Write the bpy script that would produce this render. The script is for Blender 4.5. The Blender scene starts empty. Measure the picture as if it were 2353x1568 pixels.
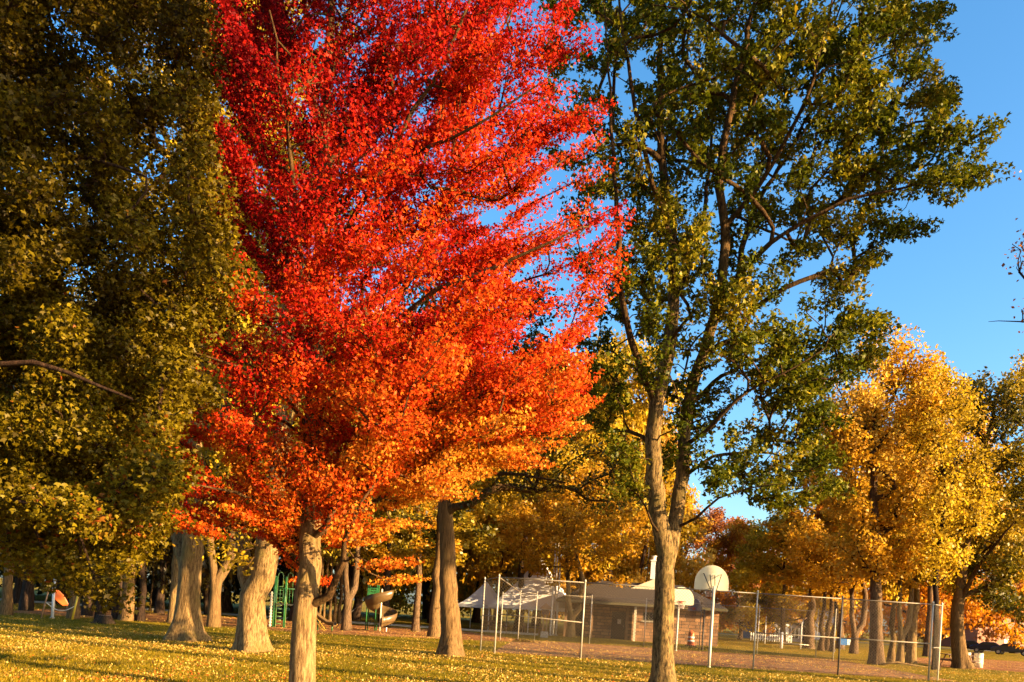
import bpy, math, random
import numpy as np
from mathutils import Matrix, Vector
# ---------------------------------------------------------------- camera, sky, sun
SC = bpy.context.scene
COL = SC.collection
F, EYE, TH = 1900.0, 1.75, math.radians(3.6)      # focal length and eye height; the frame is 2353 x 1568 units
CT, ST = math.cos(TH), math.sin(TH)
CX, CY = 1176.5, 1401.0
cam_d = bpy.data.cameras.new('camera'); cam = bpy.data.objects.new('camera', cam_d); COL.objects.link(cam)
cam.matrix_world = Matrix(((CT, -ST, 0, 0), (0, 0, -1, 0), (ST, CT, 0, EYE), (0, 0, 0, 1)))
cam_d.sensor_width = 36; cam_d.lens = F/2353*36; cam_d.shift_y = (CY-784)/2353
cam_d.clip_start = 0.1; cam_d.clip_end = 4000
SC.camera = cam

SUN_AZ = math.radians(65)      # to the right of straight-behind
SUN_EL = math.radians(16)
SDIR = Vector((math.sin(SUN_AZ)*math.cos(SUN_EL), -math.cos(SUN_AZ)*math.cos(SUN_EL), math.sin(SUN_EL)))
w = bpy.data.worlds.new('World'); SC.world = w; w.use_nodes = True
wn = w.node_tree.nodes; wl = w.node_tree.links
bg = wn['Background']; sky = wn.new('ShaderNodeTexSky'); sky.sky_type = 'NISHITA'; sky.sun_disc = False
sky.sun_elevation = SUN_EL
sky.sun_rotation = math.atan2(SDIR.x, SDIR.y)
sky.air_density = 1.0; sky.dust_density = 2.2; sky.ozone_density = 3.0
hs = wn.new('ShaderNodeHueSaturation'); hs.inputs['Saturation'].default_value = 1.24; hs.inputs['Value'].default_value = 1.0; hs.inputs['Hue'].default_value = 0.494
wl.new(sky.outputs[0], hs.inputs['Color']); wl.new(hs.outputs[0], bg.inputs['Color'])
bg.inputs['Strength'].default_value = 0.08
sl = bpy.data.lights.new('sun', 'SUN'); sl.energy = 5.0; sl.angle = math.radians(0.5); sl.color = (1.0, 0.68, 0.33)
so = bpy.data.objects.new('sun', sl); COL.objects.link(so); so.rotation_euler = SDIR.to_track_quat('Z', 'Y').to_euler()
SC.view_settings.view_transform = 'Standard'; SC.view_settings.look = 'None'
SC.view_settings.exposure = 2.35; SC.view_settings.gamma = 1
SC.cycles.max_bounces = 5; SC.cycles.transparent_max_bounces = 6; SC.cycles.diffuse_bounces = 3
SC.cycles.glossy_bounces = 2; SC.cycles.transmission_bounces = 2
SC.cycles.use_adaptive_sampling = True; SC.cycles.adaptive_threshold = 0.02
rng = np.random.default_rng(7); random.seed(7)

# ---------------------------------------------------------------- helpers
def P(px, py, d):                                  # world point seen at (px, py) at distance d
    u = px-CX; v = -(py-CY)
    return np.array([(u*CT-v*ST)*d/F, d, EYE+(u*ST+v*CT)*d/F])
def G(px, d):                                      # ground point at distance d under image column px
    zp = -EYE*F/d; u = (px-CX+zp*ST)/CT
    u = (px-CX - zp*(-ST))/1.0 if False else u
    # point with Z=zp (px units) and image column u: X*CT + Z*ST = u
    X = ((px-CX) - zp*ST)/CT
    return np.array([X*d/F, d, 0.0])
def GD(px, py):                                    # ground point seen at (px, py)
    u = px-CX; v = -(py-CY); z = u*ST+v*CT
    d = -EYE*F/z
    return np.array([(u*CT-v*ST)*d/F, d, 0.0])
def link(o): COL.objects.link(o); return o
def tag(o, label=None, cat=None, group=None, kind=None):
    if label: o['label'] = label
    if cat: o['category'] = cat
    if group: o['group'] = group
    if kind: o['kind'] = kind
    return o
def root(name, loc, rotz=0.0, label=None, cat=None, group=None):
    o = bpy.data.objects.new(name, None); link(o); o.location = tuple(float(x) for x in loc); o.rotation_euler.z = rotz
    o.empty_display_size = 0.2
    return tag(o, label, cat, group)
def np_mesh(name, verts, quads=None, tris=None, tone=None, mat=None, smooth=False):
    me = bpy.data.meshes.new(name)
    verts = np.asarray(verts, np.float32)
    nq = 0 if quads is None else len(quads); nt = 0 if tris is None else len(tris)
    loops = []; 
    if nq: loops.append(np.asarray(quads, np.int32).ravel())
    if nt: loops.append(np.asarray(tris, np.int32).ravel())
    loops = np.concatenate(loops)
    me.vertices.add(len(verts)); me.vertices.foreach_set('co', verts.ravel())
    me.loops.add(len(loops)); me.loops.foreach_set('vertex_index', loops)
    me.polygons.add(nq+nt)
    starts = np.concatenate([np.arange(nq, dtype=np.int32)*4, nq*4+np.arange(nt, dtype=np.int32)*3]).astype(np.int32)
    me.polygons.foreach_set('loop_start', starts)
    if smooth: me.polygons.foreach_set('use_smooth', np.ones(nq+nt, bool))
    if tone is not None:
        a = me.attributes.new('tone', 'FLOAT', 'FACE'); a.data.foreach_set('value', np.asarray(tone, np.float32))
    me.update(calc_edges=True)
    if mat: me.materials.append(mat)
    return me
def child(name, me, parent=None, label=None):
    o = bpy.data.objects.new(name, me); link(o)
    if parent is not None: o.parent = parent
    if label: o['label'] = label
    return o

class MB:                                          # collects simple solids into one mesh
    def __init__(s): s.v = []; s.f = []
    def add(s, vs, fs):
        n = len(s.v); s.v += [tuple(float(c) for c in p) for p in vs]; s.f += [tuple(i+n for i in f) for f in fs]; return s
    def box(s, c, size, rz=0.0, bev=0.0, M=None):
        hx, hy, hz = (k/2 for k in size); m = M or Matrix.Rotation(rz, 4, 'Z')
        vs = [Vector(c)+m@Vector((x*hx, y*hy, z*hz)) for z in (-1, 1) for x, y in ((-1, -1), (1, -1), (1, 1), (-1, 1))]
        return s.add(vs, [(3, 2, 1, 0), (4, 5, 6, 7), (0, 1, 5, 4), (1, 2, 6, 5), (2, 3, 7, 6), (3, 0, 4, 7)])
    def tube(s, pts, r, n=8, caps=True):
        pts = [Vector(tuple(p)) for p in pts]; k = len(pts); rs = r if hasattr(r, '__len__') else [r]*k
        vs = []; fs = []; up = Vector((0, 0, 1))
        d0 = (pts[-1]-pts[0]).normalized() if (pts[-1]-pts[0]).length > 1e-6 else up
        ref = Vector((1, 0, 0)) if abs(d0.x) < 0.8 else Vector((0, 1, 0))
        for i in range(k):
            d = (pts[min(i+1, k-1)]-pts[max(i-1, 0)]).normalized()
            u = (ref-d*ref.dot(d)).normalized(); q = d.cross(u); ref = u
            for j in range(n):
                a = 2*math.pi*j/n; vs.append(pts[i]+(u*math.cos(a)+q*math.sin(a))*rs[i])
        for i in range(k-1):
            for j in range(n): fs.append((i*n+j, i*n+(j+1) % n, (i+1)*n+(j+1) % n, (i+1)*n+j))
        if caps: fs.append(tuple(range(n-1, -1, -1))); fs.append(tuple((k-1)*n+j for j in range(n)))
        return s.add(vs, fs)
    def lathe(s, prof, c=(0, 0, 0), n=20):
        k = len(prof); vs = [(c[0]+r*math.cos(2*math.pi*j/n), c[1]+r*math.sin(2*math.pi*j/n), c[2]+z) for r, z in prof for j in range(n)]
        fs = [(i*n+j, i*n+(j+1) % n, (i+1)*n+(j+1) % n, (i+1)*n+j) for i in range(k-1) for j in range(n)]
        fs += [tuple(range(n-1, -1, -1)), tuple((k-1)*n+j for j in range(n))]
        return s.add(vs, fs)
    def prism(s, poly, y0, y1, M=None):             # outline in XZ, extruded along Y
        m = M or Matrix.Identity(4); k = len(poly)
        vs = [m@Vector((x, y0, z)) for x, z in poly]+[m@Vector((x, y1, z)) for x, z in poly]
        fs = [tuple(range(k)), tuple(range(2*k-1, k-1, -1))]+[(i+k, (i+1) % k+k, (i+1) % k, i) for i in range(k)]
        return s.add(vs, fs)
    def build(s, name, mat, parent=None, smooth=False, label=None, bevel=0):
        me = bpy.data.meshes.new(name); me.from_pydata(s.v, [], s.f); me.materials.append(mat)
        if smooth:
            for p in me.polygons: p.use_smooth = len(p.vertices) == 4
        o = child(name, me, parent, label)
        if bevel:
            b = o.modifiers.new('bevel', 'BEVEL'); b.width = bevel; b.segments = 2; b.limit_method = 'ANGLE'
        return o

# ---------------------------------------------------------------- materials
def newmat(name):
    m = bpy.data.materials.new(name); m.use_nodes = True; nt = m.node_tree
    return m, nt.nodes, nt.links, nt.nodes['Principled BSDF']
def ramp(n, stops):
    r = n.new('ShaderNodeValToRGB'); e = r.color_ramp.elements
    while len(e) < len(stops): e.new(0.5)
    for k, (p, c) in zip(e, stops): k.position = p; k.color = (*c, 1)
    return r
def noise(n, l, scale, detail=4, vec=None, rough=0.55, coord='Object', vscale=None):
    t = n.new('ShaderNodeTexNoise'); t.inputs['Scale'].default_value = scale; t.inputs['Detail'].default_value = detail
    t.inputs['Roughness'].default_value = rough
    tc = n.new('ShaderNodeTexCoord')
    if vscale:
        mp = n.new('ShaderNodeMapping'); mp.inputs['Scale'].default_value = vscale
        l.new(tc.outputs[coord], mp.inputs['Vector']); l.new(mp.outputs[0], t.inputs['Vector'])
    else: l.new(tc.outputs[coord], t.inputs['Vector'])
    return t
def plain(name, c, rough=0.6, metal=0.0, var=0.25, scale=6.0, bump=0.0, k=0.8):
    c = tuple(v*k for v in c)
    m, n, l, p = newmat(name)
    t = noise(n, l, scale, 5); r = ramp(n, [(0.25, tuple(k*(1-var) for k in c)), (0.75, tuple(min(1, k*(1+var*0.6)) for k in c))])
    l.new(t.outputs['Fac'], r.inputs['Fac']); l.new(r.outputs[0], p.inputs['Base Color'])
    p.inputs['Roughness'].default_value = rough; p.inputs['Metallic'].default_value = metal
    if bump:
        b = n.new('ShaderNodeBump'); b.inputs['Strength'].default_value = bump; b.inputs['Distance'].default_value = 0.02
        l.new(t.outputs['Fac'], b.inputs['Height']); l.new(b.outputs[0], p.inputs['Normal'])
    return m
def leafmat(name, stops, trans=0.35, gloss=0.06, sat=1.0, objvar=0.0, k=0.78):
    stops = [(p, tuple(c*k for c in q)) for p, q in stops]
    m = bpy.data.materials.new(name); m.use_nodes = True; n = m.node_tree.nodes; l = m.node_tree.links
    n.remove(n['Principled BSDF']); out = n['Material Output']
    at = n.new('ShaderNodeAttribute'); at.attribute_name = 'tone'
    r = ramp(n, stops)
    if objvar:
        oi = n.new('ShaderNodeObjectInfo'); ma = n.new('ShaderNodeMath'); ma.operation = 'MULTIPLY_ADD'
        ma.inputs[1].default_value = objvar; ma.inputs[2].default_value = -objvar/2
        ad = n.new('ShaderNodeMath'); ad.operation = 'ADD'
        l.new(oi.outputs['Random'], ma.inputs[0]); l.new(ma.outputs[0], ad.inputs[0]); l.new(at.outputs['Fac'], ad.inputs[1])
        l.new(ad.outputs[0], r.inputs['Fac'])
    else: l.new(at.outputs['Fac'], r.inputs['Fac'])
    d = n.new('ShaderNodeBsdfDiffuse'); t = n.new('ShaderNodeBsdfTranslucent'); g = n.new('ShaderNodeBsdfGlossy')
    g.inputs['Roughness'].default_value = 0.45; g.inputs['Color'].default_value = (1, 1, 1, 1)
    l.new(r.outputs[0], d.inputs['Color']); l.new(r.outputs[0], t.inputs['Color'])
    m1 = n.new('ShaderNodeMixShader'); m1.inputs[0].default_value = trans; l.new(d.outputs[0], m1.inputs[1]); l.new(t.outputs[0], m1.inputs[2])
    m2 = n.new('ShaderNodeMixShader'); m2.inputs[0].default_value = gloss; l.new(m1.outputs[0], m2.inputs[1]); l.new(g.outputs[0], m2.inputs[2])
    l.new(m2.outputs[0], out.inputs['Surface'])
    return m
def barkmat(name, lo, hi, patch, vs=(9, 9, 1.6), k=0.66):
    lo, hi, patch = (tuple(c*k for c in q) for q in (lo, hi, patch))
    m, n, l, p = newmat(name)
    a = noise(n, l, 2.2, 8, vscale=vs, rough=0.7); r = ramp(n, [(0.40, lo), (0.50, tuple((x+y)*.5 for x, y in zip(lo, hi))), (0.60, hi)]); l.new(a.outputs['Fac'], r.inputs['Fac'])
    b = noise(n, l, 1.7, 4); r2 = ramp(n, [(0.52, (0, 0, 0)), (0.68, (0.75, 0.75, 0.75))]); l.new(b.outputs['Fac'], r2.inputs['Fac'])
    mx = n.new('ShaderNodeMixRGB'); mx.inputs['Color2'].default_value = (*patch, 1)
    l.new(r2.outputs[0], mx.inputs['Fac']); l.new(r.outputs[0], mx.inputs['Color1']); l.new(mx.outputs[0], p.inputs['Base Color'])
    at = n.new('ShaderNodeAttribute'); at.attribute_name = 'tone'; yg = n.new('ShaderNodeMixRGB'); yg.blend_type = 'MULTIPLY'; yg.inputs['Color2'].default_value = (0.36, 0.30, 0.28, 1)
    l.new(at.outputs['Fac'], yg.inputs['Fac']); l.new(mx.outputs[0], yg.inputs['Color1']); l.new(yg.outputs[0], p.inputs['Base Color'])
    p.inputs['Roughness'].default_value = 0.9; p.inputs['Specular IOR Level'].default_value = 0.1
    bp = n.new('ShaderNodeBump'); bp.inputs['Strength'].default_value = 0.9; bp.inputs['Distance'].default_value = 0.05
    l.new(a.outputs['Fac'], bp.inputs['Height']); l.new(bp.outputs[0], p.inputs['Normal'])
    return m
BARK = barkmat('bark_tan', (0.14, 0.08, 0.03), (0.42, 0.27, 0.11), (0.24, 0.18, 0.05))
BARK2 = barkmat('bark_brown', (0.07, 0.04, 0.022), (0.24, 0.15, 0.08), (0.12, 0.08, 0.035))
BARKD = barkmat('bark_dark', (0.025, 0.016, 0.012), (0.09, 0.055, 0.035), (0.05, 0.04, 0.02))
BARKC = barkmat('bark_red', (0.10, 0.055, 0.022), (0.32, 0.19, 0.075), (0.2, 0.13, 0.05), vs=(14, 14, 1.0))
BARKG = barkmat('bark_scaly', (0.045, 0.03, 0.013), (0.36, 0.23, 0.085), (0.16, 0.12, 0.035), vs=(7, 7, 2.2))
L_RED = leafmat('leaves_red', [(0.0, (0.14, 0.003, 0.006)), (0.3, (0.40, 0.009, 0.009)), (0.5, (0.66, 0.036, 0.009)), (0.72, (0.74, 0.12, 0.010)), (1.0, (0.80, 0.36, 0.03))], 0.45, 0.004)
L_GRN = leafmat('leaves_green', [(0.0, (0.018, 0.028, 0.002)), (0.45, (0.078, 0.095, 0.003)), (0.75, (0.21, 0.19, 0.008)), (1.0, (0.44, 0.30, 0.02))], 0.34, 0.008)
L_OLV = leafmat('leaves_olive_rust_shade', [(0.0, (0.024, 0.015, 0.001)), (0.42, (0.105, 0.072, 0.002)), (0.68, (0.22, 0.165, 0.006)), (0.82, (0.28, 0.17, 0.012)), (0.90, (0.30, 0.08, 0.010)), (1.0, (0.34, 0.05, 0.015))], 0.34, 0.006)  # olive and rust, darkened for the shade over the left crown
L_YEL = leafmat('leaves_yellow', [(0.0, (0.10, 0.08, 0.008)), (0.35, (0.38, 0.24, 0.012)), (0.7, (0.72, 0.48, 0.02)), (1.0, (0.85, 0.64, 0.08))], 0.50, 0.01, objvar=0.15)
L_GLD = leafmat('leaves_gold', [(0.0, (0.24, 0.12, 0.008)), (0.4, (0.58, 0.30, 0.015)), (0.75, (0.74, 0.40, 0.02)), (1.0, (0.85, 0.56, 0.08))], 0.52, 0.01, objvar=0.2)
L_ORG = leafmat('leaves_orange', [(0.0, (0.26, 0.08, 0.01)), (0.4, (0.56, 0.19, 0.012)), (0.8, (0.72, 0.34, 0.008)), (1.0, (0.80, 0.46, 0.04))], 0.50, 0.01, objvar=0.25)
L_RUS = leafmat('leaves_russet', [(0.0, (0.14, 0.05, 0.02)), (0.5, (0.42, 0.14, 0.03)), (1.0, (0.60, 0.28, 0.06))], 0.35, 0.02, objvar=0.2)
L_OGD = leafmat('leaves_olive_gold', [(0.0, (0.03, 0.035, 0.003)), (0.35, (0.13, 0.11, 0.006)), (0.65, (0.40, 0.27, 0.012)), (1.0, (0.70, 0.45, 0.03))], 0.35, 0.02, objvar=0.15)
L_SHADE = leafmat('leaves_shade_dark', [(0.0, (0.008, 0.008, 0.002)), (0.45, (0.03, 0.027, 0.003)), (0.8, (0.11, 0.085, 0.006)), (1.0, (0.26, 0.17, 0.01))], 0.2, 0.03, objvar=0.15)  # shade of the left wood is put into these leaf colours
L_LIT = leafmat('fallen_leaf_litter', [(0.0, (0.20, 0.08, 0.015)), (0.3, (0.46, 0.25, 0.03)), (0.7, (0.66, 0.43, 0.08)), (0.93, (0.74, 0.55, 0.18)), (1.0, (0.62, 0.12, 0.02))], 0.15, 0.02)
L_GRS = leafmat('grass_blades', [(0.0, (0.09, 0.085, 0.003)), (0.5, (0.23, 0.17, 0.005)), (1.0, (0.40, 0.26, 0.015))], 0.3, 0.01)

GALV = plain('galvanised_steel', (0.50, 0.46, 0.36), 0.5, 0.15, 0.15, 12)
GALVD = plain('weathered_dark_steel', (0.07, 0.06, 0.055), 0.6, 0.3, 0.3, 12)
RAILM = plain('weathered_rail', (0.24, 0.20, 0.14), 0.6, 0.1, 0.25, 9)
MESHM = plain('wire_steel', (0.17, 0.125, 0.065), 0.6, 0.1, 0.15, 12)
WHITE = plain('white_paint', (0.80, 0.79, 0.74), 0.45, 0, 0.06, 4)
BOARDM = plain('aged_cream_board', (0.80, 0.74, 0.52), 0.5, 0, 0.10, 2.5)
CREAM = plain('cream_paint', (0.74, 0.66, 0.48), 0.5, 0, 0.12, 5)
ORANGE = plain('orange_plastic', (0.72, 0.15, 0.02), 0.45, 0, 0.12, 4)
RIMRED = plain('red_orange_rim', (0.60, 0.07, 0.03), 0.5, 0, 0.2, 8)
NETM = plain('net_cord', (0.55, 0.42, 0.36), 0.9, 0, 0.2, 10)
TAN = plain('tan_slide_plastic', (0.14, 0.085, 0.032), 0.35, 0, 0.14, 2.5)
GREENP = plain('green_powder_coat', (0.03, 0.17, 0.05), 0.4, 0, 0.2, 6)
GREENL = plain('light_green_tube', (0.16, 0.32, 0.10), 0.4, 0, 0.2, 6)
DKPLAY = plain('dark_deck', (0.03, 0.03, 0.02), 0.8, 0, 0.3, 6)
TENTM = plain('white_tent_fabric', (0.80, 0.79, 0.78), 0.7, 0, 0.05, 1.2, 0.2)
ROOFM = plain('dark_shingle', (0.032, 0.020, 0.016), 0.9, 0, 0.35, 9, 0.4)
EAVE = plain('olive_fascia', (0.12, 0.10, 0.045), 0.7, 0, 0.2, 6)
DOORM = plain('dark_door', (0.02, 0.017, 0.013), 0.6, 0, 0.3, 5)
WOOD = plain('weathered_timber', (0.34, 0.19, 0.09), 0.8, 0, 0.35, 9, 0.2)
WOODD = plain('dark_timber', (0.10, 0.045, 0.03), 0.8, 0, 0.35, 9, 0.2)
CONC = plain('pale_concrete', (0.42, 0.38, 0.30), 0.9, 0, 0.2, 8, 0.2)
GLASS = plain('dark_glass', (0.02, 0.022, 0.025), 0.08, 0, 0.1, 2)
CARBLUE = plain('dark_blue_car_paint', (0.015, 0.022, 0.05), 0.25, 0.2, 0.1, 2)
CARGREY = plain('dark_grey_car_paint', (0.04, 0.045, 0.05), 0.25, 0.2, 0.1, 2)
CARBLK = plain('black_car_paint', (0.012, 0.010, 0.014), 0.25, 0.2, 0.1, 2)
RUBBER = plain('tyre_rubber', (0.02, 0.02, 0.02), 0.9)
HUB = plain('wheel_rim', (0.45, 0.45, 0.45), 0.3, 0.7)
YELP = plain('yellow_post_paint', (0.75, 0.50, 0.03), 0.5, 0, 0.1, 5)
BLUES = plain('blue_sign_face', (0.02, 0.14, 0.42), 0.4, 0, 0.1, 3)
REDBR = plain('red_clapboard', (0.30, 0.13, 0.07), 0.8, 0, 0.2, 4)
GREYSD = plain('grey_siding', (0.24, 0.22, 0.24), 0.8, 0, 0.15, 4)

def stone_mat():
    m, n, l, p = newmat('coursed_sandstone')
    tc = n.new('ShaderNodeTexCoord'); mp = n.new('ShaderNodeMapping'); mp.inputs['Rotation'].default_value = (math.radians(90), 0, 0)
    l.new(tc.outputs['Object'], mp.inputs['Vector'])
    b = n.new('ShaderNodeTexBrick'); b.offset = 0.45; b.squash = 0.8; b.squash_frequency = 3
    b.inputs['Scale'].default_value = 1.0; b.inputs['Brick Width'].default_value = 0.62; b.inputs['Row Height'].default_value = 0.24
    b.inputs['Mortar Size'].default_value = 0.022; b.inputs['Bias'].default_value = 0.0
    b.inputs['Color1'].default_value = (0.40, 0.21, 0.095, 1); b.inputs['Color2'].default_value = (0.17, 0.085, 0.04, 1); b.inputs['Mortar'].default_value = (0.07, 0.045, 0.03, 1)
    l.new(mp.outputs[0], b.inputs['Vector'])
    t = noise(n, l, 2.4, 6); mx = n.new('ShaderNodeMixRGB'); mx.blend_type = 'OVERLAY'; mx.inputs['Fac'].default_value = 0.7
    l.new(b.outputs['Color'], mx.inputs['Color1']); l.new(t.outputs['Fac'], mx.inputs['Color2']); l.new(mx.outputs[0], p.inputs['Base Color'])
    bp = n.new('ShaderNodeBump'); bp.inputs['Strength'].default_value = 0.6; bp.inputs['Distance'].default_value = 0.03
    l.new(b.outputs['Fac'], bp.inputs['Height']); bp.invert = True; l.new(bp.outputs[0], p.inputs['Normal']); p.inputs['Roughness'].default_value = 0.9
    return m
STONE = stone_mat()
def ground_mat(name, a, b, c, leafc, leafamt, leafscale=5.0, big=0.12, k=0.72):
    a, b, c = (tuple(v*k for v in q) for q in (a, b, c)); leafc = [tuple(v*k for v in q) for q in leafc]
    m, n, l, p = newmat(name)
    t1 = noise(n, l, big, 5, rough=0.6); r1 = ramp(n, [(0.35, a), (0.52, b), (0.7, c)]); l.new(t1.outputs['Fac'], r1.inputs['Fac'])
    t2 = noise(n, l, 14, 6, rough=0.75); r2 = ramp(n, [(0.3, (0.5, 0.5, 0.5)), (0.7, (1.35, 1.35, 1.35))]); l.new(t2.outputs['Fac'], r2.inputs['Fac'])
    mu = n.new('ShaderNodeMixRGB'); mu.blend_type = 'MULTIPLY'; mu.inputs['Fac'].default_value = 1
    l.new(r1.outputs[0], mu.inputs['Color1']); l.new(r2.outputs[0], mu.inputs['Color2'])
    v = n.new('ShaderNodeTexVoronoi'); v.inputs['Scale'].default_value = leafscale; v.inputs['Randomness'].default_value = 1
    tc = n.new('ShaderNodeTexCoord'); l.new(tc.outputs['Object'], v.inputs['Vector'])
    r3 = ramp(n, [(leafamt*0.8, (1, 1, 1)), (leafamt, (0, 0, 0))]); l.new(v.outputs['Distance'], r3.inputs['Fac'])
    t3 = noise(n, l, 0.22, 3); r4 = ramp(n, [(0.38, (0.15, 0.15, 0.15)), (0.55, (1, 1, 1))]); l.new(t3.outputs['Fac'], r4.inputs['Fac'])
    mm = n.new('ShaderNodeMath'); mm.operation = 'MULTIPLY'; l.new(r3.outputs[0], mm.inputs[0]); l.new(r4.outputs[0], mm.inputs[1])
    lr = ramp(n, [(0.2, leafc[0]), (0.8, leafc[1])]); l.new(v.outputs['Color'], lr.inputs['Fac'])
    mx = n.new('ShaderNodeMixRGB'); l.new(mm.outputs[0], mx.inputs['Fac']); l.new(mu.outputs[0], mx.inputs['Color1']); l.new(lr.outputs[0], mx.inputs['Color2'])
    l.new(mx.outputs[0], p.inputs['Base Color']); p.inputs['Roughness'].default_value = 0.95; p.inputs['Specular IOR Level'].default_value = 0.05
    bp = n.new('ShaderNodeBump'); bp.inputs['Strength'].default_value = 0.5; bp.inputs['Distance'].default_value = 0.04
    l.new(t2.outputs['Fac'], bp.inputs['Height']); l.new(bp.outputs[0], p.inputs['Normal'])
    return m
GRASS = ground_mat('lawn', (0.13, 0.11, 0.004), (0.24, 0.17, 0.006), (0.36, 0.21, 0.012), ((0.38, 0.17, 0.03), (0.66, 0.40, 0.08)), 0.30)
COURT = ground_mat('leafy_asphalt', (0.17, 0.095, 0.055), (0.23, 0.12, 0.065), (0.30, 0.15, 0.075), ((0.45, 0.17, 0.05), (0.62, 0.34, 0.11)), 0.50)
LITTER = ground_mat('leaf_strewn_soil', (0.20, 0.08, 0.03), (0.30, 0.13, 0.05), (0.38, 0.18, 0.07), ((0.45, 0.18, 0.05), (0.70, 0.36, 0.14)), 0.5)
ROADM = plain('dark_asphalt', (0.045, 0.04, 0.035), 0.9, 0, 0.3, 3)

# ---------------------------------------------------------------- leaves and branches
KITE = (np.array([(0, 0, 0), (0.5, 0.36, 0.06), (1, 0, -0.05), (0.45, -0.36, 0.06)], float), np.array([(0, 1, 2, 3)]))
MAPLE = (np.array([(0, 0, 0), (0.05, 0.30, 0.03), (0.40, 0.60, -0.08), (0.50, 0.20, 0.05), (1.0, 0, -0.10), (0.50, -0.20, 0.05), (0.40, -0.60, -0.08), (0.05, -0.30, 0.03)], float),
         np.array([(0, 3, 2, 1), (0, 5, 4, 3), (0, 7, 6, 5)]))
def unit(a): return a/np.maximum(np.linalg.norm(a, axis=-1, keepdims=True), 1e-9)
def leaves(pos, size, shape=KITE, kn=0.5, kd=0.5, out=None, rg=rng):
    N = len(pos); n = unit(rg.normal(size=(N, 3))+np.array([0, 0, kn])); d = rg.normal(size=(N, 3))*1.0+np.array([0, 0, -kd])
    if out is not None: d = d+out
    d = unit(d-n*(d*n).sum(1, keepdims=True)); s = np.cross(n, d)
    tv, tf = shape; sz = size*(0.65+0.7*rg.random(N))
    asp = 0.7+0.5*rg.random(N); curl = 1.2+1.6*rg.normal(size=N)
    V = pos[:, None, :]+sz[:, None, None]*(tv[None, :, 0, None]*d[:, None]+asp[:, None, None]*tv[None, :, 1, None]*s[:, None]+(curl[:, None, None]*tv[None, :, 2, None])*n[:, None])
    Fc = (tf[None]+(np.arange(N)*len(tv))[:, None, None]).reshape(-1, 4)
    return V.reshape(-1, 3), Fc
def clump_points(C, D, ax, npl, rg=rng, shell=0.0):
    """C centres (K,3); D long directions; ax (K,3) half sizes along, across, vertical; npl leaves per clump (K)"""
    idx = np.repeat(np.arange(len(C)), npl); N = len(idx)
    D = unit(D); S = unit(np.cross(D, np.array([0, 0, 1.0]))+1e-6); U = np.cross(S, D)
    q = rg.normal(size=(N, 3)); q = unit(q)*(rg.random(N)**(0.45))[:, None]
    q = q*ax[idx]
    return C[idx]+q[:, :1]*D[idx]+q[:, 1:2]*S[idx]+q[:, 2:3]*U[idx], idx

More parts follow.
